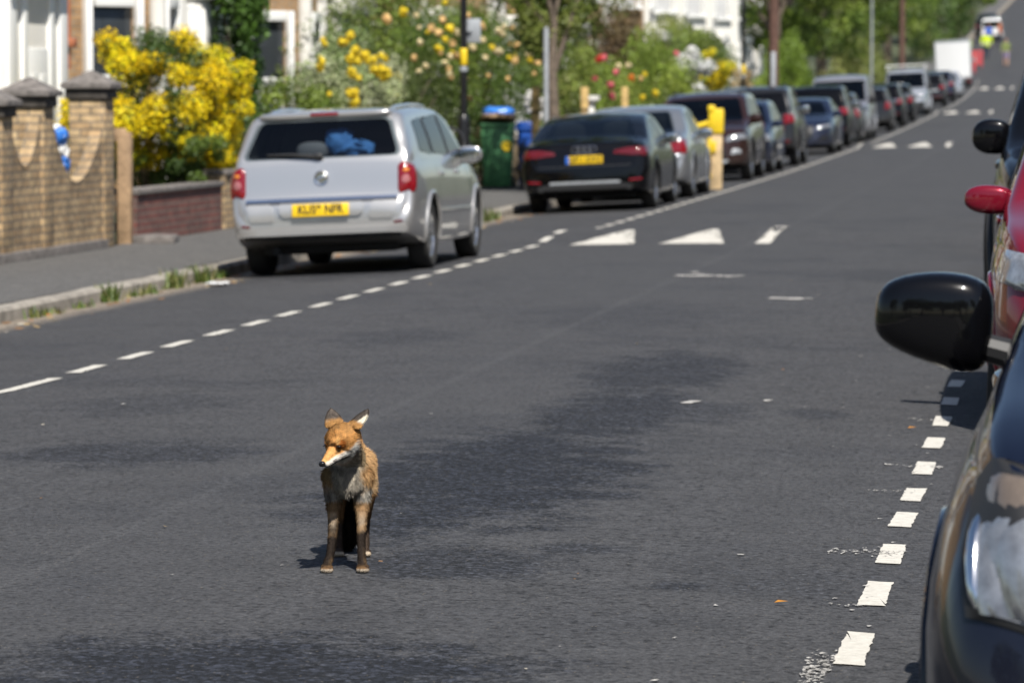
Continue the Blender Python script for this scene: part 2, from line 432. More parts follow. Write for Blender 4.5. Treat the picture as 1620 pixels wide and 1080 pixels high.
def kerb(x0, x1, lab):
    V, F = [], []
    inner, outer = (x1, x0) if x0 < -3 else (x0, x1)
    for y in YS2:
        zt = pave(y) - 0.026
        jz = rng.uniform(-.004, .004)
        zb = road(inner, y) - 0.06
        prof = [(outer, zt - .25), (outer, zt + .004 + jz), (inner + (outer - inner)*.18, zt + .003 + jz), (inner, zt - .022 + jz), (inner, zb)]
        V += [(a, y, c) for a, c in prof]
    for j in range(len(YS2) - 1):
        for i in range(4):
            a = j*5 + i; F.append((a, a+1, a+6, a+5))
    tag(mesh_obj('kerb', V, F, M_kerb, sharp=30), lab, 'kerb', kind='structure')
kerb(KL-0.14, KL, 'worn granite kerb along the left pavement')
kerb(KR, KR+0.14, 'granite kerb behind the right hand parked cars')
xt = [-900, -400, -150, -60, -30, -20, -14, -9.74, -9.70, 3.58, 3.62, 8, 14, 30, 60, 150, 400, 900]
yt = [-500, -100] + YS2[::2] + [700, 900, 1500, 3000]
def terr(x, y):
    z = rise(min(y, 900)) - 0.03
    if -9.72 < x < 3.6: z -= 0.45
    if x < -60: z += 0.02 * (-60 - x)
    return z
tag(grid('terrain', xt, yt, terr, M_earth), kind='structure')

# ------------------------------------------------------------------ painted markings
def marking(name, quads, label, mat=M_mark, jit=0.003, off=0.004):
    V, F = [], []
    for q in quads:                       # outline polygon on the ground; the edge is frayed
        pts = []
        n = len(q)
        for i in range(n):
            a, c = Vector(q[i]), Vector(q[(i+1) % n])
            k = max(2, int((c - a).length / 0.03)) if (c-a).length < 6 else 2
            for t in range(k):
                p = a.lerp(c, t / k)
                pts.append((p.x + random.gauss(0, jit), p.y + random.gauss(0, jit * 2.0)))
        cx = sum(p[0] for p in pts)/len(pts); cy = sum(p[1] for p in pts)/len(pts)
        b0 = len(V)
        V.append((cx, cy, road(cx, cy) + off))
        V += [(x, y, road(x, y) + off) for x, y in pts]
        m = len(pts)
        F += [(b0, b0+1+i, b0+1+(i+1) % m) for i in range(m)]
    o = mesh_obj(name, V, F, mat, smooth=True, sharp=None)
    return tag(o, label, 'road marking', kind='structure')
def dash(x, y0, y1, wd=0.075): return [(x-wd/2, y0), (x+wd/2, y0), (x+wd/2, y1), (x-wd/2, y1)]
left = []
for yc in [19.4, 20.64, 21.82, 23.0, 24.15, 25.34, 26.48, 27.66, 28.88, 30.05, 31.2]: left.append(dash(-5.535 + random.gauss(0, .008), yc-.33, yc+.33, .085))
left[1] = [(-5.58, 20.1), (-5.50, 20.1), (-5.48, 21.05), (-5.56, 21.05)]
left.append([(-5.72, 19.2), (-5.63, 19.15), (-5.50, 20.1), (-5.58, 20.12)])
y = 32.4
while y < 250:
    if not any(h + 2.8 < y < h + 5.2 for h in HUMPS):
        left.append(dash(-5.535, y-.33, y+.33, .095))
    y += 1.18
marking('bay_line', left, 'broken white bay line beside the left hand parked cars')
right = []
for yc, ln in [(9.85, .64), (10.98, .66), (12.22, .6), (13.3, .56), (14.4, .5), (15.32, .5), (16.44, .56), (17.66, .54), (18.86, .56), (20.12, .5), (21.38, .5)]:
    right.append([(-0.577-.042+random.gauss(0,.004), yc-ln/2), (-0.577+.038+random.gauss(0,.004), yc-ln/2), (-0.577+.042, yc+ln/2), (-0.577-.038, yc+ln/2)])
y = 22.6
while y < 250:
    right.append(dash(-0.577, y-.28, y+.28)); y += 1.2
marking('bay_line', right, 'broken white bay line beside the near right hand cars', jit=0.002)
words_ = ['first and nearest', 'second', 'third', 'farthest']
for k, h in enumerate(HUMPS):
    dx = [0, 0.0, -0.08, -0.12][k]
    for i, (a, c, t) in enumerate([(-5.17+dx, -4.49+dx, -4.71+dx), (-4.22+dx, -3.54+dx, -3.78+dx)]):
        marking('hump_triangle', [[(a, h), (c, h), (t, h + 2.15), (t-.06, h+2.15)]],
                'white painted triangle, %s one on the %s speed hump' % (['left', 'right'][i], words_[k]), jit=.01)
    marking('centre_bar', [[(-3.2+dx, h), (-3.06+dx, h), (-3.06+dx, h + 3.0), (-3.2+dx, h + 3.0)]], 'short white centre bar on the %s speed hump' % words_[k], jit=.008)
# scuffs and splashes of old paint
sc = []
def splash(cx, cy, wx, wy, n, s=0.02):
    for _ in range(n):
        x = cx + random.uniform(-wx, wx); yy = cy + random.gauss(0, wy); a = s*random.uniform(.4, 1.6); b_ = a*random.uniform(.6, 2.0)
        sc.append([(x-a, yy-b_), (x+a*.6, yy-b_*.8), (x+a, yy+b_*.6), (x-a*.5, yy+b_)])
splash(-0.66, 13.32, .13, .05, 70, .005); splash(-0.655, 10.5, .035, .16, 150, .005); splash(-.6, 9.9, .1, .1, 30, .005)
splash(-.66, 11.9, .08, .02, 14, .005); splash(-.62, 16.5, .12, .04, 30, .006); splash(-.63, 18.9, .12, .05, 26, .006); splash(-.66, 15.4, .1, .03, 18, .005)
splash(-2.03, 29.72, .14, .05, 9, .04); splash(-1.84, 19.48, .02, .03, 3, .03); splash(-1.47, 19.7, .03, .03, 3, .025)
splash(-3.0, 33.3, .28, .06, 40, .035); splash(-3.15, 33.9, .06, .05, 8, .03); splash(-4.64, 19.02, .008, .02, 3, .012)
for _ in range(40): splash(random.uniform(-1.3, -.5), random.uniform(10, 30), .02, .05, 1, random.uniform(.003, .009))
for _ in range(22): splash(random.uniform(-5.4, -1.2), random.uniform(10, 32), .02, .05, 1, random.uniform(.003, .006))
marking('paint_splashes', sc, 'thin white scuffs and splashes of old paint on the road', M_scuff, jit=.003, off=.005)

# ------------------------------------------------------------------ materials of the frontages
M_stock = brick('stock_brick', (0.48, 0.345, 0.19), (0.33, 0.215, 0.11), (0.15, 0.13, 0.105), amt=0.72)
M_stock2 = brick('house_brick', (0.36, 0.22, 0.105), (0.27, 0.165, 0.08), (0.22, 0.19, 0.15), amt=0.35)
M_stockd = brick('dark_stock_brick', (0.22, 0.15, 0.085), (0.15, 0.10, 0.055), (0.09, 0.075, 0.06), amt=0.8)
M_redbrick = brick('red_brick', (0.19, 0.065, 0.05), (0.13, 0.045, 0.04), (0.16, 0.13, 0.11), amt=0.75)
M_cap = simple('weathered_stone', (0.15, 0.135, 0.125), 0.9, var=0.5, scale=12, bump=0.5)
M_coping = simple('sooty_coping', (0.06, 0.052, 0.045), 0.9, var=0.5, scale=10)
M_copb = simple('dark_brick_on_edge', (0.075, 0.058, 0.042), 0.9, var=0.5, scale=14)
M_white = simple('white_render', (0.72, 0.70, 0.65), 0.7, var=0.07, scale=1.2)
M_frame = simple('white_frame_paint', (0.78, 0.78, 0.76), 0.4)
M_slate = simple('slate', (0.085, 0.088, 0.10), 0.7, var=0.35, scale=3)
M_tile = simple('orange_roof_tile', (0.36, 0.13, 0.055), 0.8, var=0.3, scale=3)
M_black = simple('black_gloss_paint', (0.012, 0.012, 0.013), 0.3, var=0.2)
M_pane = simple('window_pane', (0.03, 0.035, 0.04), 0.06)
M_net = simple('net_curtain', (0.5, 0.5, 0.5), 0.9, var=0.15, scale=14)
M_wood = simple('weathered_timber', (0.34, 0.225, 0.13), 0.8, var=0.4, scale=10)
M_stake = simple('timber_stake', (0.50, 0.34, 0.13), 0.75, var=0.3, scale=9)
M_pole = simple('creosoted_pole', (0.105, 0.055, 0.04), 0.85, var=0.4, scale=6)
M_galv = simple('galvanised_steel', (0.36, 0.38, 0.40), 0.5, 0.3, var=0.15)
M_yellow = simple('yellow_plastic', (0.80, 0.56, 0.02), 0.45, var=0.15)
M_bing = simple('green_bin_plastic', (0.06, 0.19, 0.08), 0.45, var=0.2)
M_binb = simple('blue_bin_plastic', (0.012, 0.075, 0.36), 0.4, var=0.2)
M_bag = simple('blue_plastic_bag', (0.04, 0.19, 0.62), 0.3, bump=0.6, bscale=14)
M_whitep = simple('white_plastic', (0.74, 0.74, 0.73), 0.5)
M_rubber = simple('tyre_rubber', (0.022, 0.021, 0.02), 0.85, var=0.3, scale=6)
M_fence = simple('green_fence_boards', (0.14, 0.18, 0.135), 0.8, var=0.25, scale=5)
M_tarmacmetal = simple('dark_gate_iron', (0.02, 0.02, 0.022), 0.5)

# ------------------------------------------------------------------ the stock brick garden wall with scooped panels
WX = -9.65
gw = thing('garden_wall', 'yellow stock brick garden wall with stone capped pillars and scooped panels', 'garden wall', (WX, 37, 0))
def gw_box(name, x0, x1, y0, y1, z0, z1, mat, par, bev=0.01):
    bm = bmesh.new(); box(bm, ((x0+x1)/2 - WX, (y0+y1)/2 - 37, (z0+z1)/2), (abs(x1-x0), y1-y0, z1-z0), bev)
    return bm_obj(name, bm, mat, par)
for (yn, yf, zt) in [(32.3, 32.68, 1.36), (34.92, 35.30, 1.44), (36.40, 36.78, 1.53), (38.80, 39.19, 1.61)]:
    p = gw_box('pillar', WX-.37, WX+.005, yn, yf, -.1, zt, M_stock, gw)
    gw_box('band', WX-.40, WX+.035, yn-.03, yf+.03, zt-.10, zt+.001, M_coping, p)
    bm = bmesh.new()
    vs = box(bm, (-.18, (yn+yf)/2-37, zt+.03), (.52, .53, .06), .012)
    r = bmesh.ops.create_cone(bm, segments=4, radius1=.355, radius2=.02, depth=.13, cap_ends=True)
    bmesh.ops.rotate(bm, verts=r['verts'], cent=(0, 0, 0), matrix=Matrix.Rotation(R(45), 3, 'Z'))
    bmesh.ops.translate(bm, verts=r['verts'], vec=(-.18, (yn+yf)/2-37, zt+.122))
    bm_obj('cap', bm, M_cap, p, sharp=20)
for (y0, y1, zl, zr, lo) in [(32.68, 34.92, 1.2, 1.3, .66), (35.30, 36.40, 1.28, 1.36, .85), (36.78, 38.80, 1.42, 1.16, .66)]:
    n = 24
    top = []
    for i in range(n + 1):
        t = i / n
        zz = (zl*(1-t) + zr*t); d = math.sin(math.pi*t) ** .8
        top.append((y0 + (y1-y0)*t - 37, zz*(1-d) + lo*d))
    V, F = [], []
    for xo in (-.03, -.15):
        V += [(xo, a, -.1) for a, z in top] + [(xo, a, z) for a, z in top]
    k = n + 1
    for i in range(n):
        F += [(i, i+1, k+i+1, k+i), (2*k+i+1, 2*k+i, 3*k+i, 3*k+i+1), (k+i, k+i+1, 3*k+i+1, 3*k+i)]
    mesh_obj('panel', V, F, M_stock, gw)
    V, F = [], []
    for a, z in top: V += [(-.027, a, z+.002), (-.027, a, z+.03), (-.153, a, z+.03), (-.153, a, z+.002)]
    for i in range(n):
        for q in range(4): F.append((i*4+q, i*4+(q+1) % 4, i*4+4+(q+1) % 4, i*4+4+q))
    F += [(3, 2, 1, 0), (n*4, n*4+1, n*4+2, n*4+3)]
    mesh_obj('coping', V, F, M_stock, gw)
gw_box('plinth', WX-.3, WX+.045, 30, 38.79, -.12, .09, M_cap, gw)
bm = bmesh.new(); box(bm, (0, 0, .6), (.05, .05, 1.25)); box(bm, (0, .04, .9), (.03, .06, .04)); box(bm, (0, .04, .3), (.03, .06, .04))
tag(bm_obj('gate_post', bm, M_tarmacmetal, loc=(WX-.1, 39.5, -.02)), 'black iron gate post just past the last brick pillar', 'gate post')
bm = bmesh.new(); box(bm, (0, 0, .58), (.14, .12, 1.2), .01); box(bm, (-.05, 0, 1.15), (.14, .1, .14), .02)
tag(bm_obj('timber_post', bm, M_wood, loc=(WX-.08, 40.0, -.02)), 'weathered timber post at the end of the red brick wall', 'post')
def wallrun(label, y0, y1, h, mat, x=WX, cap=M_cap):
    t = thing('garden_wall', label, 'garden wall', (x, y0, pave((y0+y1)/2)))
    bm = bmesh.new(); box(bm, (-.12, (y1-y0)/2, h/2-.15), (.23, y1-y0, h+.3)); bm_obj('wall', bm, mat, t)
    bm = bmesh.new(); box(bm, (-.12, (y1-y0)/2, h+.032), (.29, y1-y0+.02, .06), .01); bm_obj('coping', bm, cap, t)
    return t
wallrun('low dark red brick wall under the yellow flowering shrub', 40.22, 44.4, .5, M_redbrick)
wallrun('low brick wall behind the silver estate car', 44.6, 51.5, .62, M_stock)
wallrun('low brick wall under the rose bushes behind the black saloon', 66.6, 88, .7, M_stock)
wallrun('low rendered wall below the far shrubs and fence', 89, 112, .7, M_redbrick)
bm = bmesh.new(); box(bm, (0, 0, .04), (.5, .55, .1), .02, Matrix.Rotation(.12, 3, 'Z'))
tag(bm_obj('stone_step', bm, M_cap, loc=(WX+.12, 40.4, -.01)), 'grey stone step on the pavement by the timber post', 'step')

# bags and pots seen through the scooped wall
def lump(label, cat, name, loc, s, mat, e=2.6, parts=()):
    bm = bmesh.new(); superbox(bm, (0, 0, s[2]), s, e, 5)
    for v in bm.verts: v.co += Vector((random.gauss(0, .012), random.gauss(0, .012), random.gauss(0, .012)))
    o = tag(bm_obj(name, bm, mat, loc=loc, sharp=None), label, cat)
    return o
lump('white bag standing in the garden behind the scooped wall', 'bag', 'garden_bag', (-10.04, 38.4, .02), (.11, .12, .62), M_whitep)
lump('blue bag high against the white bag behind the scooped wall', 'bag', 'garden_bag', (-9.93, 38.12, 1.05), (.065, .07, .09), M_bag)
lump('second blue bag low behind the scooped wall', 'bag', 'garden_bag', (-9.92, 38.15, .78), (.065, .07, .08), M_bag)
lump('small white tub between the two blue bags behind the wall', 'tub', 'garden_tub', (-9.93, 38.14, .92), (.06, .06, .07), M_whitep)

# ------------------------------------------------------------------ terraced houses
def quad_prism(bm, base, z0, z1):
    a = [bm.verts.new((x, y, z0)) for x, y in base]; c = [bm.verts.new((x, y, z1)) for x, y in base]
    n = len(base)
    for i in range(n): bm.faces.new((a[i], a[(i+1) % n], c[(i+1) % n], c[i]))
    bm.faces.new(c); bm.faces.new(list(reversed(a)))
    bmesh.ops.recalc_face_normals(bm, faces=bm.faces[:])
def sash(par, p0, p1, z0, z1, curtain=False, arch=False):
    """white surround, sash bars and pane set in a wall face running p0 -> p1 (outside on the right hand)"""
    a = Vector((*p0, 0)); c = Vector((*p1, 0)); d = (c - a).normalized(); n = Vector((d.y, -d.x, 0)); wd = (c - a).length
    M = Matrix(((d.x, n.x, 0), (d.y, n.y, 0), (0, 0, 1)))
    def b_(bm, u, v0, z, su, sv, sz): 
        vs = box(bm, (u, v0, z), (su, sv, sz), .006)
        for v in vs: v.co = M @ v.co + a
    bm = bmesh.new()
    b_(bm, .05, .05, (z0+z1)/2, .10, .14, z1-z0); b_(bm, wd-.05, .05, (z0+z1)/2, .10, .14, z1-z0)
    b_(bm, wd/2, .05, z1-.08, wd-.285, .13, .16); b_(bm, wd/2, .07, z0+.04, wd+.08, .22, .10)
    b_(bm, wd/2, .01, (z0+z1)/2, wd-.285, .05, .06)
    f = bm_obj('window', bm, M_frame, par, sharp=30)
    bm = bmesh.new(); b_(bm, wd/2, -.005, (z0+z1)/2, wd-.27, .012, z1-z0-.1)
    bm_obj('pane', bm, M_pane, f)
    if curtain:
        bm = bmesh.new(); b_(bm, wd/2, .004, z0 + (z1-z0)*.27, wd-.29, .006, (z1-z0)*.42); bm_obj('net_curtain', bm, M_net, f)
def house(label, Y0, group=None):
    t = thing('terraced_house', label, 'house', (-13.2, Y0, pave(Y0 + 4) - .05), group=group)
    Wd = 10.38; D = 9.0; He = 6.4
    bm = bmesh.new()
    quad_prism(bm, [(0, 0), (0, Wd), (-D, Wd), (-D, 0)], -.4, He); bm_obj('wall', bm, M_stock2, t, smooth=False)
    bm = bmesh.new()
    A = [bm.verts.new(p) for p in [(.35, -.02, He), (.35, Wd+.02, He), (-D-.3, Wd+.02, He), (-D-.3, -.02, He), (-D/2, -.02, He+2.8), (-D/2, Wd+.02, He+2.8)]]
    for f in [(0, 1, 5, 4), (1, 2, 5), (2, 3, 4, 5), (3, 0, 4), (0, 3, 2, 1)]: bm.faces.new([A[i] for i in f])
    ro = bm_obj('roof', bm, M_slate, t, smooth=False)
    bm = bmesh.new(); box(bm, (-D/2, .3, He+3.2), (1.4, .5, 1.8), .02)
    for k in range(4): tube(bm, [(-D/2 - .5 + k*.33, .3, He+4.05), (-D/2 - .5 + k*.33, .3, He+4.45)], [.11, .09], 10)
    bm_obj('chimney', bm, M_stock2, ro)
    # canted bay
    b0, b1, dp = 7.05, 10.3, 1.0
    bm = bmesh.new()
    quad_prism(bm, [(.002, b0), (dp, b0+1.0), (dp, b1-1.0), (.002, b1)], -.4, 6.0); by = bm_obj('bay', bm, M_stock2, t, smooth=False)
    bm = bmesh.new()
    quad_prism(bm, [(.01, b0-.1), (dp+.1, b0+.93), (dp+.1, b1-.93), (.01, b1+.1)], 6.002, 6.3); bm_obj('bay_roof', bm, M_slate, by, smooth=False)
    k = .7071
    for z0, z1 in ((.75, 2.95), (3.9, 5.7)):
        sash(by, (.25*k*1.0, b0+.25*k), (.25*k + .9*k, b0 + .25*k + .9*k), z0, z1, True)
        sash(by, (dp, b0+1.22), (dp, b1-1.22), z0, z1, True)
        sash(by, (dp-.17*k*1.0, b1-1.0+.17*k), (dp-1.1*k, b1-1.0+1.1*k), z0, z1)
    for cx, cy in ((dp+.01, b0+1.0), (dp+.01, b1-1.0)):       # white corner shafts
        bm = bmesh.new(); tube(bm, [(cx, cy, -.3), (cx, cy, 5.98)], .12, 12); bm_obj('corner_shaft', bm, M_white, by)
    # porch in white render
    bm = bmesh.new()
    box(bm, (.55, 1.39, 1.35), (1.1, 2.78, 3.3), .02); box(bm, (.62, 1.39, 3.1), (1.3, 2.9, .32), .03)
    pc = bm_obj('porch', bm, M_white, t)
    for yy in (.0, 2.78):
        bm = bmesh.new(); sg = -.012 if yy < 1 else .012
        for xx in (.28, .62, .95): box(bm, (xx, yy - .002 + sg*1.6, 1.5), (.12, .05, 2.6), .01)
        box(bm, (.62, yy + sg*1.6, 2.83), (.80, .052, .1), .01); box(bm, (.62, yy + sg*1.6, .2), (.80, .052, .1), .01)
        bm_obj('pilaster', bm, M_frame, pc)
    for yy, wd_ in ((.22, .36), (.78, .2), (2.0, .2), (2.56, .36)):
        bm = bmesh.new(); box(bm, (1.115, yy, 1.45), (.06, wd_, 3.0), .015); bm_obj('pilaster', bm, M_frame, pc)
    for yy in (.18, 2.6):
        bm = bmesh.new(); box(bm, (1.13, yy, 1.6), (.08, .46, .16), .01); bm_obj('capital', bm, M_frame, pc)
    bm = bmesh.new(); box(bm, (1.105, 1.39, 1.1), (.05, .92, 2.1), .01)
    for zz in (.6, 1.5):
        for y_ in (1.18, 1.6): box(bm, (1.132, y_, zz), (.012, .3, .7), .004)
    d = bm_obj('door', bm, M_frame, t)
    bm = bmesh.new(); box(bm, (1.15, 1.75, 1.05), (.04, .04, .12), .01); bm_obj('handle', bm, M_galv, d)
    sash(t, (0.0, .7), (0.0, 2.0), 4.0, 5.7)
    return t
house_names = []
h0 = house('brick terraced house with white porch right behind the yellow flowering shrub', 43.95)
def hcopy(k, label, repl=None, group=None):
    Y0 = 43.95 + 10.4*k
    return dup(h0, label, (-13.2, Y0, pave(Y0+4) - .05), repl=repl, group=group)
hcopy(-1, 'brick terraced house at the left edge, before the one with the white porch')
hcopy(1, 'brick terraced house seen between the dark green tree and the rose shrubs')
for k in range(2, 7): hcopy(k, 'brick terraced house hidden behind the garden trees and roses', {'slate': M_tile} if k in (3, 4) else None, 'terraced houses behind the gardens')
for k in range(7, 11): hcopy(k, 'white rendered house among the trees beyond the brown telegraph pole', {'house_brick': M_white}, 'white rendered houses up the street')
hr = dup(h0, 'brick terraced house across the road on the right', (9.5, 20, -.05), (0, 0, math.pi), group='terraced houses on the right hand side')
for k in range(1, 9): dup(h0, 'brick terraced house across the road on the right', (9.5, 20 + 10.4*k, pave(20+10.4*k)-.05), (0, 0, math.pi), group='terraced houses on the right hand side')
bm = bmesh.new(); tube(bm, [(0, 0, 1.9), (0, 0, 6)], .05, 10); box(bm, (0.02, -.02, 2.25), (.2, .2, .12), .02); tube(bm, [(0, -.02, 2.2), (0, -.02, 1.95)], .05, 10)
tag(bm_obj('rain_pipe', bm, simple('terracotta_pipe', (.38, .13, .06), .7), loc=(-13.08, 50.6, 0)), 'terracotta rain pipe with white hopper on the brick house', 'pipe')

# ------------------------------------------------------------------ street lamps and poles
def lamp(label, x, y, mat=M_black, band=True, h=6.0):
    t = thing('street_lamp', label, 'street lamp', (x, y, pave(y)-.03))
    bm = bmesh.new(); lathe(bm, [(0, 0), (.085, 0), (.085, 1.22), (.075, 1.27), (.05, 1.32)], 14); bm_obj('base', bm, mat, t)
    bm = bmesh.new(); lathe(bm, [(.048, 1.30), (.046, 3.5), (.038, h), (0, h)], 14); bm_obj('column', bm, mat, t)
    bm = bmesh.new(); box(bm, (.086, 0, .7), (.012, .11, .5), .003); bm_obj('access_door', bm, mat, t)
    if band:
        bm = bmesh.new(); lathe(bm, [(.047, 1.98), (.0505, 1.985), (.0505, 2.20), (.047, 2.205)], 14); bm_obj('yellow_band', bm, M_yellow, t)
        bm = bmesh.new(); lathe(bm, [(.047, 1.89), (.056, 1.9), (.056, 1.95), (.047, 1.96)], 14); bm_obj('clamp_ring', bm, M_galv, t)
    bm = bmesh.new(); tube(bm, [(0, 0, h-.05), (.1, 0, h+.15), (.35, 0, h+.22)], .03, 8); superbox(bm, (.62, 0, h+.22), (.32, .12, .07), 3, 4); bm_obj('lantern', bm, M_galv, t)
    return t
lamp('black street lamp with yellow band behind the silver estate car', -7.98, 51.9)
lamp('black street lamp with yellow band by the green fence', -7.98, 97.8)
lamp('pale grey lamp column beside the far silver van', -7.98, 162.8, M_galv, False, 7)
bm = bmesh.new(); box(bm, (.04, .0, 2.42), (.26, .012, .32), .004); box(bm, (0, 0, 2.42), (.11, .1, .03)); 
tag(bm_obj('sign_plate', bm, M_galv, loc=(-7.93, 51.97, 0)), 'plain grey back of a sign plate clamped to the black lamp post', 'sign')
t = thing('telegraph_pole', 'tall brown telegraph pole with grey cable cover up its foot', 'telegraph pole', (-7.98, 108, pave(108)))
bm = bmesh.new(); lathe(bm, [(0, -.1), (.15, -.1), (.14, 3), (.11, 8.5), (0, 8.5)], 14); bm_obj('pole', bm, M_pole, t)
bm = bmesh.new(); box(bm, (0, -.135, 1.25), (.13, .06, 2.6), .015); bm_obj('cable_cover', bm, M_galv, t)
bm = bmesh.new(); box(bm, (0, 0, 8.1), (1.2, .09, .09), .01); bm_obj('crossarm', bm, M_pole, t)
t = thing('telegraph_pole', 'thin brown pole standing among the far trees', 'telegraph pole', (-7.98, 193, pave(193)))
bm = bmesh.new(); lathe(bm, [(0, -.1), (.16, -.1), (.12, 7.5), (0, 7.5)], 12); bm_obj('pole', bm, M_pole, t)
bm = bmesh.new(); lathe(bm, [(0, 0), (.042, 0), (.042, 2.55), (.03, 2.6), (0, 2.6)], 12)
tag(bm_obj('signpost', bm, M_galv, loc=(-8.02, 60.6, pave(60))), 'bare grey metal post in front of the young street tree trunk', 'post')
for x, yy, lab in [(-8.6, 63.7, 'yellowish timber stake just left of the grey metal post'), (-8.6, 70.3, 'middle one of the three timber stakes behind the parked saloons'), (-8.6, 76.8, 'timber stake below the pink roses, farthest of the three')]:
    bm = bmesh.new(); box(bm, (0, 0, .83), (.13, .11, 1.75), .012); 
    o = tag(bm_obj('timber_stake', bm, M_stake, loc=(x, yy, pave(yy)-.03)), lab, 'stake', 'timber stakes on the left pavement')
    bm = bmesh.new(); box(bm, (0, 0, 1.3), (.15, .13, .04), .008); bm_obj('strap', bm, M_rubber, o)

# the yellow wrapped timber post at the bay line
M_timb = simple('pale_sawn_timber', (.56, .41, .23), .8, var=.35, scale=7)
t = thing('marker_post', 'timber post with yellow plastic head and arm at the edge of the parking bay', 'marker post', (-5.86, 65.9, road(-5.86, 65.9)))
bm = bmesh.new(); box(bm, (0.03, 0, .5), (.2, .14, 1.0), .012); bm_obj('timber', bm, M_timb, t)
bm = bmesh.new(); box(bm, (-.075, -.09, .62), (.06, .02, .85), .006); box(bm, (.0, -.1, .72), (.07, .02, .18), .006); bm_obj('yellow_strip', bm, M_yellow, t)
bm = bmesh.new(); box(bm, (.03, 0, 1.15), (.25, .2, .42), .03); box(bm, (-.05, -.02, 1.36), (.12, .2, .12), .03); bm_obj('head', bm, M_yellow, t)
bm = bmesh.new(); tube(bm, [(-.06, -.02, 1.12), (-.2, -.02, 1.08), (-.38, -.02, 1.05)], [.06, .05, .045], 8); bm_obj('arm', bm, M_yellow, t)

# ------------------------------------------------------------------ wheelie bins
def bin_(label, x, y, mat, h=1.02, lidopen=False, wd=.56):
    t = thing('wheelie_bin', label, 'wheelie bin', (x, y, pave(y)-.02), (0, 0, .12))
    bm = bmesh.new(); vs = box(bm, (0, 0, h/2+.03), (wd, .62, h), .03)
    for v in vs:
        k = .82 + .18*(v.co.z/h); v.co.x *= k; v.co.y *= k
    box(bm, (0, 0, h), (wd+.05, .68, .06), .015)
    bm_obj('body', bm, mat, t)
    bm = bmesh.new(); 
    if lidopen: superbox(bm, (0, .1, h+.09), (wd/2+.02, .33, .05), 4, 4, rot=Matrix.Rotation(-.22, 3, 'X'))
    else: superbox(bm, (0, 0, h+.06), (wd/2+.03, .35, .05), 4, 4)
    bm_obj('lid', bm, mat if not lidopen else M_wood, t)
    for s in (-1, 1):
        bm = bmesh.new(); lathe(bm, [(0, -.025), (.1, -.025), (.1, .025), (0, .025)], 14, 'X'); bm_obj('wheel', bm, M_rubber, t, loc=(s*.24, .28, .1))
    bm = bmesh.new(); tube(bm, [(-.22, .36, h), (.22, .36, h)], .018, 8); bm_obj('handle', bm, mat, t)
    return t
b1 = bin_('green wheelie bin with yellow sticker behind the lamp post', -9.42, 65.0, M_bing, 1.06, True)
bm = bmesh.new(); lathe(bm, [(0, 0), (.085, 0), (.085, .004), (0, .004)], 18); 
o = bm_obj('round_sticker', bm, M_yellow, b1, loc=(.16, -.315, .72)); o.rotation_euler = (R(90), 0, 0)
bin_('blue wheelie bin beside the green wheelie bin', -8.98, 65.5, M_binb, 1.0, False, .34)
lump('blue plastic sack lying on the lid of the green wheelie bin', 'sack', 'plastic_sack', (-9.42, 65.1, 1.16 + pave(65)), (.27, .24, .09), M_bag)

# green boarded fence up the street
t = thing('board_fence', 'grey green boarded fence panel behind the far lamp post', 'fence', (-9.7, 112.5, pave(115)))
bm = bmesh.new()
for k in range(9): box(bm, (0, 5.2, .12 + k*.155), (.03 + .012*(k % 2), 11, .145), .004)
bm_obj('boards', bm, M_fence, t)
for yy in (-.3, 3.6, 7.4, 10.75):
    bm = bmesh.new(); box(bm, (.03, yy, .75), (.1, .1, 1.6), .008); bm_obj('fence_post', bm, M_fence, t)
# side panel of the same fence facing down the street
bm = bmesh.new()
for k in range(9): box(bm, (-1.15, -.35, .12 + k*.155), (2.2, .03 + .012*(k % 2), .145), .004)
bm_obj('side_boards', bm, M_fence, t)
# white paper by the kerb
bm = bmesh.new(); bmesh.ops.create_grid(bm, x_segments=6, y_segments=6, size=.5)
for v in bm.verts: v.co = Vector((v.co.x*.16, v.co.y*.3, .02 + random.uniform(0, .02)))
o = tag(bm_obj('paper_scrap', bm, M_whitep, loc=(-7.28, 33.3, road(-7.28, 33.3))), 'scrap of white paper in the gutter by the kerb', 'litter')
sm = o.modifiers.new('thick', 'SOLIDIFY'); sm.thickness = .004
# ------------------------------------------------------------------ cars
M_glass = glass_mat('car_glass', (0.34, 0.38, 0.38))
M_glassd = glass_mat('car_glass_dark', (0.10, 0.115, 0.12))
M_glassc = glass_mat('rear_glass', (0.55, 0.60, 0.62))
M_cab = simple('cabin_dark_trim', (0.018, 0.018, 0.02), 0.8)
M_blug = simple('blue_cloth_bag', (0.06, 0.20, 0.50), 0.8)
M_greyrefl = simple('grey_window_reflection', (0.13, 0.13, 0.14), 0.7)
M_seat = simple('seat_cloth', (0.035, 0.036, 0.04), 0.9)
M_trim = simple('black_trim', (0.016, 0.016, 0.017), 0.5)
M_under = simple('underbody', (0.012, 0.012, 0.012), 0.9)
M_chrome = simple('chrome', (0.75, 0.76, 0.78), 0.12, 1.0)
M_alloy = simple('alloy_wheel', (0.50, 0.51, 0.53), 0.17, 0.9, var=0.1)
M_alloyd = simple('dark_alloy_wheel', (0.10, 0.10, 0.105), 0.35, 0.8)
M_red = simple('red_lens', (0.19, 0.003, 0.007), 0.08, coat=1.0)
M_redd = simple('dark_red_lens', (0.10, 0.003, 0.005), 0.08, coat=1.0)
M_clear = simple('clear_lens', (0.30, 0.31, 0.33), 0.14, 0.4, coat=1.0, var=.5, scale=14)
M_lampin = simple('lamp_reflector', (0.55, 0.56, 0.58), 0.18, 0.9)
M_pink = simple('pink_lens', (0.34, 0.12, 0.12), 0.1, coat=1.0)
M_headl = simple('headlamp_lens', (0.40, 0.41, 0.43), 0.22, 0.6, coat=1.0, var=0.5, scale=9)
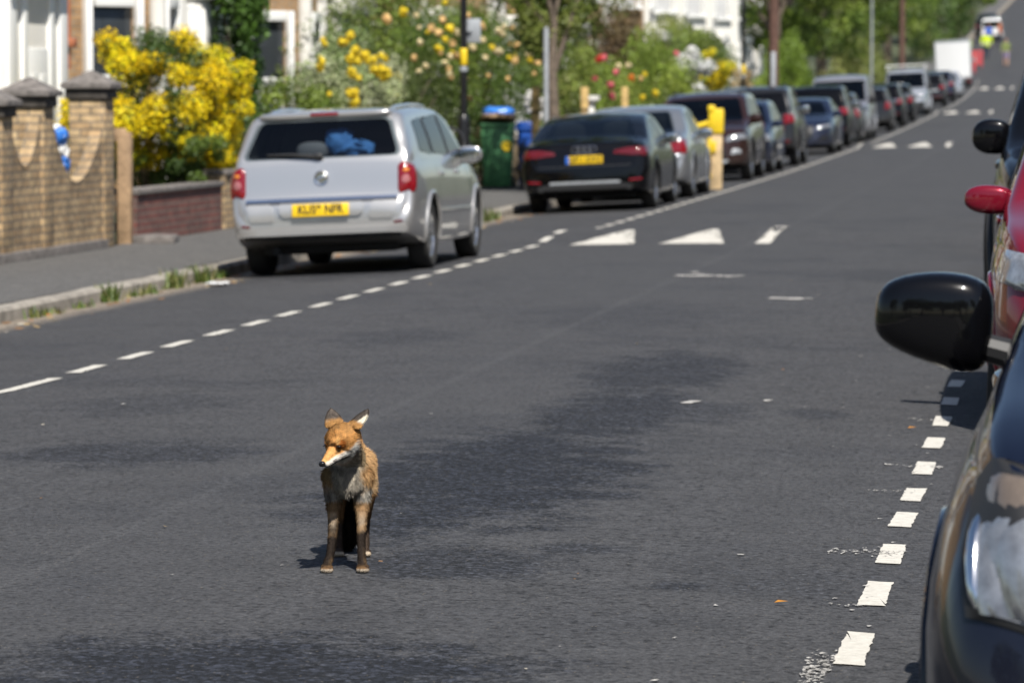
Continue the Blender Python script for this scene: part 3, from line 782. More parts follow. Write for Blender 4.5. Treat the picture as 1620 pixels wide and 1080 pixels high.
M_peach = simple('indicator_lens', (0.22, 0.17, 0.13), 0.22, 0.5, coat=1.0, var=0.3, scale=12)
M_amber = simple('amber_lens', (0.62, 0.20, 0.02), 0.12, coat=1.0)
M_ploy = simple('yellow_number_plate', (0.80, 0.52, 0.012), 0.35)
M_plow = simple('white_number_plate', (0.75, 0.75, 0.72), 0.35)
M_plob = simple('plate_blue_band', (0.02, 0.12, 0.5), 0.4)
M_char = simple('plate_characters', (0.012, 0.012, 0.012), 0.5)

def rpoly(pts, r, k=4):
    out = []
    n = len(pts)
    for i in range(n):
        p = Vector(pts[i]); a = Vector(pts[i-1]); c = Vector(pts[(i+1) % n])
        ra = min(r, (a-p).length*.45); rc = min(r, (c-p).length*.45)
        s = p + (a-p).normalized()*ra; e = p + (c-p).normalized()*rc
        for j in range(k+1):
            t = j/k
            out.append(tuple(s*(1-t)**2 + p*2*t*(1-t) + e*t*t))
    return out
def patch(name, bvh, axis, outline, mat, parent, off=.004, nu=10, nv=8, bulge=0.0, skirt=True, cuts=None, ripple=None):
    """panel laid on the body: outline in the two axes across the ray axis ('+y' looks along +y from behind ...)"""
    sgn = 1 if axis[0] == '+' else -1
    ax = 'xyz'.index(axis[1]); o1, o2 = [i for i in range(3) if i != ax]
    P = [(p[0], p[1]) for p in outline]
    v0 = min(p[1] for p in P); v1 = max(p[1] for p in P)
    e = (v1 - v0)*.004
    rows = []
    for j in range(nv+1):
        v = v0 + e + (v1 - v0 - 2*e)*(j/nv)
        xs = []
        for i in range(len(P)):
            a, c = P[i], P[(i+1) % len(P)]
            if (a[1] - v)*(c[1] - v) <= 0 and a[1] != c[1]:
                xs.append(a[0] + (c[0]-a[0])*(v-a[1])/(c[1]-a[1]))
        rows.append((v, min(xs), max(xs)))
    V, NR, Bk = [], [], []
    d = Vector((0, 0, 0)); d[ax] = sgn
    for j, (v, xl, xr) in enumerate(rows):
        for i in range(nu+1):
            u = xl + (xr-xl)*i/nu
            o = Vector((0, 0, 0)); o[o1] = u; o[o2] = v; o[ax] = -8.0*sgn
            h = bvh.ray_cast(o, d)
            if h[0] is None:
                h = bvh.find_nearest(Vector([u if q == o1 else v if q == o2 else -2.6*sgn for q in range(3)]))
            p, n = h[0], h[1]
            if n.dot(d) > 0: n = -n
            q = bulge*(1-(2*i/nu-1)**4)*(1-(2*j/nv-1)**4)
            if ripple: q += ripple[1]*abs(math.sin(math.pi*ripple[0]*i/nu))
            V.append(p + n*(off+q)); Bk.append(p - n*.012)
    w = nu+1
    F = [(j*w+i, j*w+i+1, (j+1)*w+i+1, (j+1)*w+i) for j in range(nv) for i in range(nu)]
    if skirt:
        bd = [i for i in range(w)] + [j*w+nu for j in range(1, nv+1)] + [nv*w+i for i in range(nu-1, -1, -1)] + [j*w for j in range(nv-1, 0, -1)]
        b0 = len(V); V += [Bk[i] for i in bd]; m = len(bd)
        F += [(bd[i], b0+i, b0+(i+1) % m, bd[(i+1) % m]) for i in range(m)]
    bm = bmesh.new(); vv = [bm.verts.new(p) for p in V]
    for f in F: bm.faces.new([vv[i] for i in f])
    bmesh.ops.recalc_face_normals(bm, faces=bm.faces[:])
    # outward side
    f = bm.faces[:][ (nv//2)*nu + nu//2 ] if False else None
    bm.faces.ensure_lookup_table(); ff = bm.faces[(nv//2)*nu + nu//2]
    if ff.normal.dot(d) > 0: bmesh.ops.reverse_faces(bm, faces=bm.faces[:])
    return bm_obj(name, bm, mat, parent, sharp=40)

def body_mesh(sp):
    fT, fB, fW, fZ = (pchip(*zip(*sp[k])) for k in ('top', 'belt', 'plan', 'sill'))
    Ln = sp['L']; tum = sp.get('tum', .33)
    sh = sp.get('sh', .012)
    ys = set(np.round(np.arange(0, Ln, .07), 3)) | {0.0, Ln} | {float(a) for a, _ in sp['top']}
    ys |= set(np.round(np.arange(0, .5, .03), 3)) | set(np.round(np.arange(Ln-.6, Ln, .03), 3))
    ys = sorted(ys)
    rings = []
    for y in ys:
        T = float(fT(y)); B = min(float(fB(y)), T-.09); w = float(fW(y)); zb = float(fZ(y))
        cr = sp.get('crown', .035)*min(1, w/.8)
        if B < zb + .12: B = (zb + T)/2
        h = []
        h += [(0, zb), (w*.5, zb), (w-.12, zb), (w-.05, zb+.015), (w-.022, zb+.06)]
        for t in (.16, .3, .45, .6, .72, .82, .9, .96):
            z = zb + .06 + (B - zb - .06)*t
            x = w - .02*((t-.52)/.48)**2*1.0 - (.006 if .3 < t < .5 else 0)*0
            if t > .85: x -= (t-.85)*.10
            x -= sh*max(0, (t-.42)/.58)**2
            h.append((x, z))
        bx = w - .036 - sh
        h.append((bx, B))
        r = min(.085, .45*(T-B))
        wt = max(.2*w, bx - tum*(T-B-r))
        for t in (.2, .4, .6, .8, 1.0):
            h.append((bx + (wt-bx)*t + .012*math.sin(math.pi*t)*min(1, (T-B)/.3), B + (T-r-B)*t))
        for a in (22, 45, 68, 90):
            h.append((wt - r*1.25*(1-math.cos(R(a))), T - r + r*math.sin(R(a))))
        xe = h[-1][0]
        for t in (.75, .5, .25): h.append((xe*t, T + cr*(1-t*t)))
        top = (0, T+cr)
        full = [(x, z) for x, z in h] + [top] + [(-x, z) for x, z in reversed(h[1:])]
        rings.append([(x, y - Ln/2, z) for x, z in full])
    n = len(rings[0])
    V = [p for r_ in rings for p in r_]
    F = []
    for j in range(len(rings)-1):
        for i in range(n):
            F.append((j*n+i, (j+1)*n+i, (j+1)*n+(i+1) % n, j*n+(i+1) % n))
    F.append(tuple(range(n))); k = (len(rings)-1)*n; F.append(tuple(reversed(range(k, k+n))))
    return V, F
def prism(bm, outline, axis, a, c):
    """closed prism of a 2D outline, from a to c along the axis"""
    ax = 'xyz'.index(axis); o1, o2 = [i for i in range(3) if i != ax]
    def mk(t):
        r = []
        for p in outline:
            q = [0, 0, 0]; q[o1], q[o2], q[ax] = p[0], p[1], t
            r.append(bm.verts.new(q))
        return r
    A, C_ = mk(a), mk(c); n = len(A); fs = []
    for i in range(n): fs.append(bm.faces.new((A[i], A[(i+1) % n], C_[(i+1) % n], C_[i])))
    fs.append(bm.faces.new(list(reversed(A)))); fs.append(bm.faces.new(C_))
    bmesh.ops.recalc_face_normals(bm, faces=fs)
def cut(o, cutters):
    tmp = []
    for bm, mat in cutters:
        me = bpy.data.meshes.new('cutter'); bm.to_mesh(me); bm.free(); me.materials.append(mat)
        c = link(bpy.data.objects.new('cutter', me)); tmp.append(c)
        m = o.modifiers.new('cut', 'BOOLEAN'); m.operation = 'DIFFERENCE'; m.object = c; m.solver = 'EXACT'; m.material_mode = 'TRANSFER'
    dg = bpy.context.evaluated_depsgraph_get(); dg.update()
    me = bpy.data.meshes.new_from_object(o.evaluated_get(dg), depsgraph=dg)
    o.modifiers.clear(); old = o.data; o.data = me; me.name = old.name
    for c in tmp: bpy.data.objects.remove(c)
    me.set_sharp_from_angle(angle=R(32))
def text_mesh(txt, size, mat, parent, name='characters', loc=(0, 0, 0), rot=(R(90), 0, 0), ext=.0015, sx=1.0, bold=0.0):
    cu = bpy.data.curves.new('txt', 'FONT'); cu.body = txt; cu.size = size; cu.align_x = 'CENTER'; cu.align_y = 'CENTER'; cu.extrude = ext; cu.offset = bold
    t = link(bpy.data.objects.new('txt', cu))
    dg = bpy.context.evaluated_depsgraph_get(); dg.update()
    me = bpy.data.meshes.new_from_object(t.evaluated_get(dg), depsgraph=dg)
    bpy.data.objects.remove(t)
    o = finish(name, me, None, parent, smooth=False); me.materials.clear(); me.materials.append(mat)
    o.location = loc; o.rotation_euler = rot; o.scale = (sx, 1, 1)
    return o
def wheel(parent, x, y, r, wd, side, spokes=5, rim=None, rr=.66):
    bm = bmesh.new()
    h = wd/2
    prof = [(r*rr, -h*.8), (r*.86, -h*1.0), (r*.955, -h*.93), (r*.99, -h*.72), (r, -h*.4), (r, h*.4), (r*.99, h*.72), (r*.955, h*.93), (r*.86, h*1.0), (r*rr, h*.8)]
    lathe(bm, prof, 36, 'X', close=True)
    for k in range(5):   # tread grooves as thin ribs
        pass
    bmesh.ops.recalc_face_normals(bm, faces=bm.faces[:])
    t = bm_obj('wheel', bm, M_rubber, parent, loc=(x, y, r), sharp=50)
    bm = bmesh.new(); s = side; R0 = r*rr
    lathe(bm, [(R0*1.03, -s*h*.8), (R0*.98, -s*h*.7), (R0*.93, s*h*.6), (R0*.98, s*h*.80), (R0*1.03, s*h*.82)], 30, 'X')
    rings = lathe(bm, [(.001, s*h*.62), (R0*.16, s*h*.66), (R0*.24, s*h*.55), (R0*.24, s*h*.2), (.001, s*h*.2)], 16, 'X')
    for k in range(spokes):
        a = 2*math.pi*k/spokes + .3
        M3 = Matrix.Rotation(a, 3, 'X')
        for q in (-1, 1):
            p0 = [(s*h*.64, q*R0*.05, R0*.15), (s*h*.72, q*R0*.13, R0*.6), (s*h*.68, q*R0*.2, R0*.97)]
            vs = []
            for (px, py, pz), wv in zip(p0, (.06, .055, .06)):
                for dx, dy in ((0, -1), (0, 1), (-s*.03, 1), (-s*.03, -1)):
                    vs.append(bm.verts.new(M3 @ Vector((px + dx, py + dy*R0*wv, pz))))
            for j in range(2):
                for i in range(4): bm.faces.new((vs[j*4+i], vs[j*4+(i+1) % 4], vs[j*4+4+(i+1) % 4], vs[j*4+4+i]))
    bmesh.ops.recalc_face_normals(bm, faces=bm.faces[:])
    bm_obj('rim', bm, rim or M_alloy, t, sharp=30)
    bm = bmesh.new(); lathe(bm, [(.001, s*h*.1), (R0*.62, s*h*.1), (R0*.62, s*h*-.1), (.001, s*h*-.1)], 20, 'X'); bm_obj('brake_disc', bm, M_galv, t)
    return t
def mirror(parent, x, y, z, side, mat, s=(.115, .055, .08), shape=None, e=3.0):
    bm = bmesh.new()
    def f(q):
        k = 1 - .22*max(0, q.x*side)**2
        return Vector((q.x, q.y*(1 if q.y > 0 else .75)*k, q.z*k + .12*q.x*side*0))
    superbox(bm, (x + side*s[0], y, z), s, e, 8, shape or f)
    m = bm_obj('wing_mirror', bm, mat, parent, sharp=60)
    bm = bmesh.new(); superbox(bm, (x + side*s[0], y - s[1]*.80, z), (s[0]*.86, .012, s[2]*.8), 4, 5); bm_obj('mirror_glass', bm, M_chrome, m)
    bm = bmesh.new(); tube(bm, [(x - side*.09, y+.01, z - s[2]*.75), (x + side*.06, y+.01, z - s[2]*.45)], [.035, .03], 10); bm_obj('mirror_arm', bm, M_trim, m)
    return m
def number_plate(parent, bvh, back, z, txt, Ln, blue=False, x=0.0):
    sg = 1 if back else -1
    h = bvh.ray_cast(Vector((x, -8*sg, z)), Vector((0, sg, 0)))
    p = h[0]; 
    e = bpy.data.meshes.new('number_plate')
    bm = bmesh.new(); box(bm, (0, 0, 0), (.52, .012, .112), .003)
    o = bm_obj('number_plate', bm, M_ploy if back else M_plow, parent)
    o.location = p + Vector((0, -.016*sg, 0)); o.rotation_euler = (0, 0, 0 if back else math.pi)
    text_mesh(txt, .108, M_char, o, loc=(.02 if blue else 0, -.0075, .002), sx=.86, bold=.003)
    if blue:
        bm = bmesh.new(); box(bm, (-.235, -.0065, 0), (.048, .003, .11)); bm_obj('blue_band', bm, M_plob, o)
    return o
def seats(parent, sp, floor, rows):
    for y, z1, tall in rows:
        for x in (-.36, .36):
            bm = bmesh.new()
            superbox(bm, (x, y, floor + .10), (.23, .07, .16), 4, 4, rot=Matrix.Rotation(.2, 3, 'X'))
            superbox(bm, (x, y-.03, min(floor + .34, max(z for _, z in sp['top']) - .15)), (.12, .05, .07), 3, 4)
            bm_obj('seat', bm, M_seat, parent)
    bm = bmesh.new()
    yy = sp['steer']
    pr = []
    for k in range(20):
        a = 2*math.pi*k/20; pr.append((.36 + .18*math.cos(a), yy + .06*math.sin(a), floor + .06 + .17*math.sin(a)))
    tube(bm, pr + [pr[0]], .014, 6, cap=False); bm_obj('steering_wheel', bm, M_trim, parent)

def build_car(sp, name, label, cat, pm, group=None):
    """car along +y (nose at +y), resting on z = 0, centre of length at the origin"""
    Ln = sp['L']; c0 = Ln/2
    t = thing(name, label, cat, group=group)
    V, F = body_mesh(sp)
    o = mesh_obj('body', V, F, pm, t, sharp=32)
    bmx = bmesh.new(); bmx.from_mesh(o.data); bmesh.ops.recalc_face_normals(bmx, faces=bmx.faces[:]); bvh = BVHTree.FromBMesh(bmx); bmx.to_mesh(o.data); bmx.free()
    rw = sp['rw']; ya, yf = sp['axles']
    yr, yfr = ya - c0, yf - c0
    wmax = max(w_ for _, w_ in sp['plan'])
    cw = bmesh.new()
    for yy in (yr, yfr):
        for s in (-1, 1):
            a, c = sorted((s*(wmax-.33), s*(wmax+.3)))
            pts = []
            rr = rw + .055
            for k in range(28):
                an = 2*math.pi*k/28
                pts.append((yy + rr*math.cos(an), rw + .01 + rr*math.sin(an)))
            prism(cw, pts, 'x', a, c)
    cs = bmesh.new()
    for pl in sp['side']: prism(cs, rpoly([(y - c0, z) for y, z in pl], .06, 3), 'x', -1.6, 1.6)
    def shrink(pl, k=.95, kz=.93):
        zc = sum(p[1] for p in pl)/len(pl)
        return [(p[0]*k, zc + (p[1]-zc)*kz) for p in pl]
    ym = (sp['side'][-1][0][0] + .35) - c0
    ce = bmesh.new(); prism(ce, rpoly(shrink(sp['rearglass']), .06, 3), 'y', -c0-.5, ym)
    cf = bmesh.new(); prism(cf, rpoly(shrink(sp['screen']), .06, 3), 'y', ym-.3, c0+.5)
    cut(o, [(cw, M_under), (cs, M_cab), (ce, M_cab), (cf, M_cab)])
    gl = sp.get('glass', M_glass)
    patch('rear_window', bvh, '+y', rpoly(sp['rearglass'], .05), sp.get('rglass', gl), t, .003, 14, 10, skirt=False)
    patch('windscreen', bvh, '-y', rpoly(sp['screen'], .05), gl, t, .003, 16, 12, skirt=False)
    for s in (-1, 1):
        for pl in sp['side']:
            cx = sum(p[0] for p in pl)/len(pl); cz = sum(p[1] for p in pl)/len(pl)
            big = [(cx + (y-cx)*1.05 - c0, cz + (z-cz)*1.09) for y, z in pl]
            patch('side_window', bvh, '-x' if s > 0 else '+x', rpoly(big, .05), gl, t, .003, 8, 8, skirt=False)
        wf = float(pchip(*zip(*sp['plan']))(ya)); wff = float(pchip(*zip(*sp['plan']))(yf))
        wheel(t, s*(wf-.125), yr, rw, .205, s, sp.get('spokes', 5), sp.get('rim'))
        wheel(t, s*(wff-.125), yfr, rw, .205, s, sp.get('spokes', 5), sp.get('rim'))
        # arch lips
        for yy in (yr, yfr):
            bm = bmesh.new(); pts = []
            for k in range(-2, 27):
                an = R(-2 + 184*k/24)
                yq, zq = yy + (rw+.062)*math.cos(an), rw + .01 + (rw+.062)*math.sin(an)
                h = bvh.ray_cast(Vector((s*4, yq, zq)), Vector((-s, 0, 0)))
                if h[0] and zq > .24: pts.append(h[0] + h[1]*.0)
            tube(bm, pts, sp.get('lip', .014), 8); bm_obj('arch_lip', bm, sp.get('lipmat', pm), t)
        pls = sorted(sp['side'], key=lambda pl: min(p[0] for p in pl))
        for A, B_ in zip(pls, pls[1:]):
            xa = sorted(A, key=lambda p: -p[0])[:2]; xb = sorted(B_, key=lambda p: p[0])[:2]
            lo = [min(xa, key=lambda p: p[1]), min(xb, key=lambda p: p[1])]; hi = [max(xb, key=lambda p: p[1]), max(xa, key=lambda p: p[1])]
            pts = [(lo[0][0]-c0-.015, lo[0][1]), (lo[1][0]-c0+.015, lo[1][1]), (hi[0][0]-c0+.015, hi[0][1]), (hi[1][0]-c0-.015, hi[1][1])]
            patch('door_pillar', bvh, '-x' if s > 0 else '+x', pts, M_trim, t, .006, 3, 8)
        # waist seal, door seams, handles
        if sp.get('detail', True):
            y0 = min(p[0] for pl in sp['side'] for p in pl) - c0 - .02; y1 = max(p[0] for pl in sp['side'] for p in pl) - c0
            zb = min(p[1] for pl in sp['side'] for p in pl)
            patch('waist_seal', bvh, '-x' if s > 0 else '+x', [(y0, zb-.012), (y1, zb-.03), (y1, zb-.012), (y0, zb+.006)], sp.get('sealmat', M_trim), t, .004, 24, 1)
            for ys_ in sp['seams']:
                for za, zz in ((.34, zb-.035),):
                    patch('door_seam', bvh, '-x' if s > 0 else '+x', [(ys_-c0-.003, za), (ys_-c0+.003, za), (ys_-c0+.003, zz), (ys_-c0-.003, zz)], M_trim, t, .0015, 1, 14, skirt=False)
            for yh in sp['handles']:
                patch('door_handle', bvh, '-x' if s > 0 else '+x', rpoly([(yh-c0-.1, sp['hz']-.015), (yh-c0+.1, sp['hz']-.02), (yh-c0+.1, sp['hz']+.015), (yh-c0-.1, sp['hz']+.02)], .015), sp.get('handlemat', pm), t, .012, 8, 3, .014)
            if sp.get('rub', True): patch('side_moulding', bvh, '-x' if s > 0 else '+x', [(sp['seams'][0]-c0+.02, .50), (sp['seams'][-1]-c0-.02, .485), (sp['seams'][-1]-c0-.02, .53), (sp['seams'][0]-c0+.02, .545)], sp.get('rubmat', pm), t, .008, 20, 2, .004)
        my, mz = sp['mirror']
        h = bvh.ray_cast(Vector((s*4, my-c0, mz)), Vector((-s, 0, 0)))
        mirror(t, h[0].x + s*sp.get('miro', -.035), my-c0, mz, s, sp.get('mirmat', pm), sp.get('mirs', (.115, .055, .08)), sp.get('mirf'), sp.get('mire', 3.0))
    seats(t, sp, sp['floor'], [(y - c0, 0, 0) for y in sp['seats']])
    for s in (-1, 1):
        for pl, mm, bl in sp['tails']: patch('tail_light', bvh, '+y', rpoly([(s*a, b_) for a, b_ in pl], .03), mm, t, .005, 8, 8, bl)
        for pl, mm, bl in sp.get('tailside', []): patch('tail_light_side', bvh, '-x' if s > 0 else '+x', rpoly([(a - c0, b_) for a, b_ in pl], .03), mm, t, .005, 6, 8, bl)
        for pl, mm, bl, *rp in sp['heads']: patch('headlight', bvh, '-y', rpoly([(s*a, b_) for a, b_ in pl], .04), mm, t, .006, 10 if not rp else 60, 8, bl, ripple=rp[0] if rp else None)
        for pl, mm, bl in sp.get('fogs', []): patch('fog_light', bvh, '-y', rpoly([(s*a, b_) for a, b_ in pl], .03), mm, t, .004, 6, 6, bl)
    for nm, ax, pl, mm, of in sp.get('extra', []): patch(nm, bvh, ax, rpoly(pl, .02), mm, t, of, 16, 5)
    if sp.get('rearplate'): number_plate(t, bvh, True, sp['rearplate'][0], sp['rearplate'][1], Ln, sp.get('blue', False))
    if sp.get('frontplate'): number_plate(t, bvh, False, sp['frontplate'][0], sp['frontplate'][1], Ln)
    # underside: floor pan, axle, exhaust
    bm = bmesh.new(); box(bm, (0, 0, .25), (wmax*2-.52, Ln-.7, .12), .03); box(bm, (0, yr, .28), (wmax*2-.4, .1, .1), .02); tube(bm, [(-.45, -c0+.3, .24), (-.45, -c0+.09, .235)], .035, 8)
    bm_obj('underbody', bm, M_under, t)
    if sp.get('rails'):
        for s in (-1, 1):
            bm = bmesh.new(); pts = []
            ya_, yb_ = sp['rails']
            for k in range(13):
                yq = ya_ + (yb_-ya_)*k/12 - c0
                h = bvh.ray_cast(Vector((s*sp['railx'], yq, 4)), Vector((0, 0, -1)))
                pts.append(h[0] + Vector((0, 0, sp.get('railh', .028)*min(1, 3*math.sin(math.pi*k/12)))))
            tube(bm, pts, .016, 8); bm_obj('roof_rail', bm, sp.get('railmat', M_galv), t)
    return t, bvh

# ---- silver estate car
M_silver = paint('silver_paint', (0.56, 0.55, 0.54), 0.72, 0.28)
M_plasilver = paint('silver_bumper_paint', (0.53, 0.52, 0.51), 0.66, 0.34, .35)
EST = dict(L=4.52, rw=.315, axles=(.92, 3.60), crown=.025, tum=.30, railh=.02,
    top=[(0, .57), (.02, .64), (.05, .69), (.075, .78), (.10, .90), (.125, 1.00), (.15, 1.06), (.24, 1.19), (.35, 1.34), (.44, 1.43), (.50, 1.452), (.8, 1.47), (1.6, 1.49), (2.3, 1.48), (2.75, 1.415), (3.05, 1.25), (3.38, 1.005), (3.5, .96), (4.05, .87), (4.32, .77), (4.45, .62), (4.52, .50)],
    belt=[(0, 1.01), (1, 1.0), (3.2, .93), (4.52, .85)],
    plan=[(0, .74), (.03, .80), (.12, .842), (.35, .866), (.8, .875), (2, .875), (3.6, .868), (4.1, .83), (4.35, .71), (4.52, .45)],
    sill=[(0, .36), (.25, .30), (.8, .22), (3.8, .2), (4.3, .2), (4.52, .27)],
    side=[[(.66, 1.075), (1.28, 1.055), (1.30, 1.38), (.78, 1.365)], [(1.37, 1.05), (2.2, 1.03), (2.2, 1.405), (1.38, 1.39)], [(2.27, 1.03), (3.12, .99), (2.76, 1.30), (2.5, 1.40), (2.27, 1.41)]],
    rearglass=[(-.735, 1.055), (.735, 1.055), (.615, 1.405), (-.615, 1.405)], screen=[(-.70, 1.0), (.70, 1.0), (.56, 1.41), (-.56, 1.41)],
    seams=[1.32, 2.235, 3.22], handles=[1.52, 2.42], hz=.86, mirror=(3.0, 1.01), floor=1.05, seats=[1.25, 2.15], steer=2.75, glass=M_glass, rglass=M_glassc,
    mirs=(.125, .06, .085), lip=.02,
    tails=[([(.70, .715), (.835, .73), (.825, .985), (.735, 1.0), (.70, .98)], M_red, .02)],
    tailside=[([(.078, .715), (.16, .725), (.23, .96), (.136, .975)], M_red, .012)],
    heads=[([(.50, .62), (.82, .66), (.80, .80), (.55, .74)], M_clear, .02)],
    extra=[('tailgate_strip', '+y', [(-.70, .672), (.70, .672), (.70, .705), (-.70, .705)], M_chrome, .010),
           ('tailgate_shadow_gap', '+y', [(-.70, .655), (.70, .655), (.70, .672), (-.70, .672)], M_trim, .004),
           ('bumper_step', '+y', [(-.76, .375), (.76, .375), (.78, .43), (-.78, .43)], M_plasilver, .028),
           ('bumper_lower_trim', '+y', [(-.72, .352), (.72, .352), (.72, .372), (-.72, .372)], M_trim, .018),
           ('grille', '-y', [(-.42, .60), (.42, .60), (.42, .70), (-.42, .70)], M_trim, .006),
           ('lower_grille', '-y', [(-.5, .32), (.5, .32), (.5, .44), (-.5, .44)], M_trim, .006),
           ('brake_lamp', '+y', [(-.13, 1.42), (.13, 1.42), (.13, 1.44), (-.13, 1.44)], M_red, .02)],
    rails=(.62, 2.55), railx=.56, railmat=M_silver)
est, ebvh = build_car(EST, 'estate_car', 'silver estate car parked at the left kerb, nearest car on that side', 'car', M_silver)
c0 = EST['L']/2
def ray_y(bvh, x, z): return bvh.ray_cast(Vector((x, -8, z)), Vector((0, 1, 0)))[0]
# spoiler lip over the rear window, wiper, badge, plate recess
bm = bmesh.new(); superbox(bm, (0, -c0+.45, 1.452), (.61, .085, .03), 5, 8, rot=Matrix.Rotation(.12, 3, 'X')); bm_obj('roof_spoiler', bm, M_silver, est)
bm = bmesh.new(); box(bm, (0, -c0+.362, 1.452), (.26, .02, .028), .006); bm_obj('high_brake_light', bm, M_red, est)
p = ray_y(ebvh, -.05, 1.075); q = ray_y(ebvh, -.5, 1.10)
bm = bmesh.new(); tube(bm, [p + Vector((0, -.03, 0)), (p+q)/2 + Vector((0, -.035, .01)), q + Vector((0, -.02, 0))], [.02, .014, .01], 8); lathe_c = p
superbox(bm, p + Vector((.02, -.02, 0)), (.05, .03, .03), 3, 3); bm_obj('rear_wiper', bm, M_trim, est)
p = ray_y(ebvh, 0, .88)
bm = bmesh.new(); lathe(bm, [(.001, -.012), (.046, -.012), (.046, -.02), (.06, -.026), (.066, -.014), (.064, 0)], 28)
for s in (-1, 1):   # creature head and flag inside the ring, as a simple relief
    superbox(bm, (.016*s, .008*s, -.018), (.026, .018, .008), 2.4, 3)
for v in bm.verts: v.co = Vector((v.co.x, v.co.z, v.co.y)) + p
bmesh.ops.recalc_face_normals(bm, faces=bm.faces[:]); bm_obj('badge', bm, M_chrome, est)
p = ray_y(ebvh, 0, .60)
bm = bmesh.new(); pl = [(-.37, .648), (.37, .648), (.31, .535), (-.31, .535)]
bm.free()
rec = patch('plate_panel', ebvh, '+y', rpoly([(-.37, .535), (.37, .535), (.40, .655), (-.40, .655)], .03), M_plasilver, est, .02, 14, 5)
for s in (-1, 1):
    patch('tailgate_lower_panel', ebvh, '+y', rpoly([(s*.43, .50), (s*.66, .50), (s*.69, .655), (s*.46, .655)], .02), M_plasilver, est, .012, 6, 5)
    patch('tail_lamp_clear', ebvh, '+y', rpoly([(s*.735, .80), (s*.80, .80), (s*.80, .875), (s*.74, .875)], .03), M_pink, est, .026, 6, 6, .004)
    patch('tail_lamp_amber', ebvh, '+y', rpoly([(s*.745, .90), (s*.79, .90), (s*.79, .935), (s*.75, .935)], .02), M_amber, est, .026, 5, 5, .004)
    patch('bumper_reflector', ebvh, '+y', rpoly([(s*.66, .45), (s*.74, .455), (s*.74, .48), (s*.66, .475)], .008), M_redd, est, .006, 5, 3)
bm = bmesh.new(); box(bm, (0, 0, 0), (.52, .012, .112), .003); pl = bm_obj('number_plate', bm, M_ploy, est)
pl.location = ray_y(ebvh, 0, .595) + Vector((0, -.034, 0)); pl.rotation_euler = (R(-8), 0, 0)
text_mesh('KU59 NFR', .108, M_char, pl, loc=(0, -.0075, .002), sx=.86, bold=.003)
bm = bmesh.new(); superbox(bm, (.10, -c0+.52, 1.20), (.13, .08, .12), 2.6, 5); superbox(bm, (.26, -c0+.50, 1.13), (.16, .07, .07), 2.6, 5)
for v in bm.verts: v.co += Vector((random.gauss(0, .012), random.gauss(0, .012), random.gauss(0, .012)))
tag(bm_obj('bag_and_reflection', bm, M_blug, est, sharp=None), 'blue bag seen through the rear window')
bm = bmesh.new(); superbox(bm, (-.15, -c0+.5, 1.12), (.15, .08, .09), 2.6, 5); bm_obj('bag_and_reflection', bm, M_greyrefl, est)  # grey lump standing in for a reflection on the rear glass

def park(o, xr, y, facing=1, lean=None, yaw=0.0):
    """stand a car on the cambered street: xr is its centre line"""
    sl = -0.0065*2*(xr - XC) if abs(xr-XC) < 4.6 else 0
    gr = (rise(y+2) - rise(y-2))/4
    z = (road(xr-.7, y) - hump(y) + road(xr+.7, y) - hump(y))/2
    o.location = (xr, y, z)
    roll = -math.atan(sl)
    Mx = Matrix.Rotation(roll, 3, 'Y') @ Matrix.Rotation(math.atan(gr), 3, 'X') @ Matrix.Rotation((0 if facing > 0 else math.pi) + yaw, 3, 'Z')
    o.rotation_euler = Mx.to_euler()
park(est, -6.60, 34.72 + c0, 1, yaw=R(-.3))

# ---- black sportback saloon
M_blk = paint('black_paint', (0.0025, 0.0025, 0.0032), 0.0, 0.22, .0, .6)
M_blue = paint('dark_blue_paint', (0.014, 0.020, 0.042), 0.2, 0.25, .2, .9)
M_slv2 = paint('grey_silver_paint', (0.33, 0.34, 0.355), 0.7, 0.3)
M_brown = paint('dark_brown_paint', (0.028, 0.013, 0.011), 0.15, 0.25, .2, .9)
M_dgrey = paint('dark_grey_paint', (0.018, 0.019, 0.022), 0.15, 0.28, .25, .8)
M_vang = paint('grey_van_paint', (0.27, 0.275, 0.30), 0.45, 0.3, .4)
M_vans = paint('silver_van_paint', (0.44, 0.46, 0.50), 0.5, 0.3, .3)
M_cred = paint('cherry_red_paint', (0.17, 0.006, 0.018), 0.2, 0.2, .15)
M_wht = paint('white_paint', (0.74, 0.74, 0.74), 0.0, 0.3, .2)
M_navy = paint('navy_black_paint', (0.004, 0.006, 0.015), 0.0, 0.2, .1, .8)
M_headlamp = None
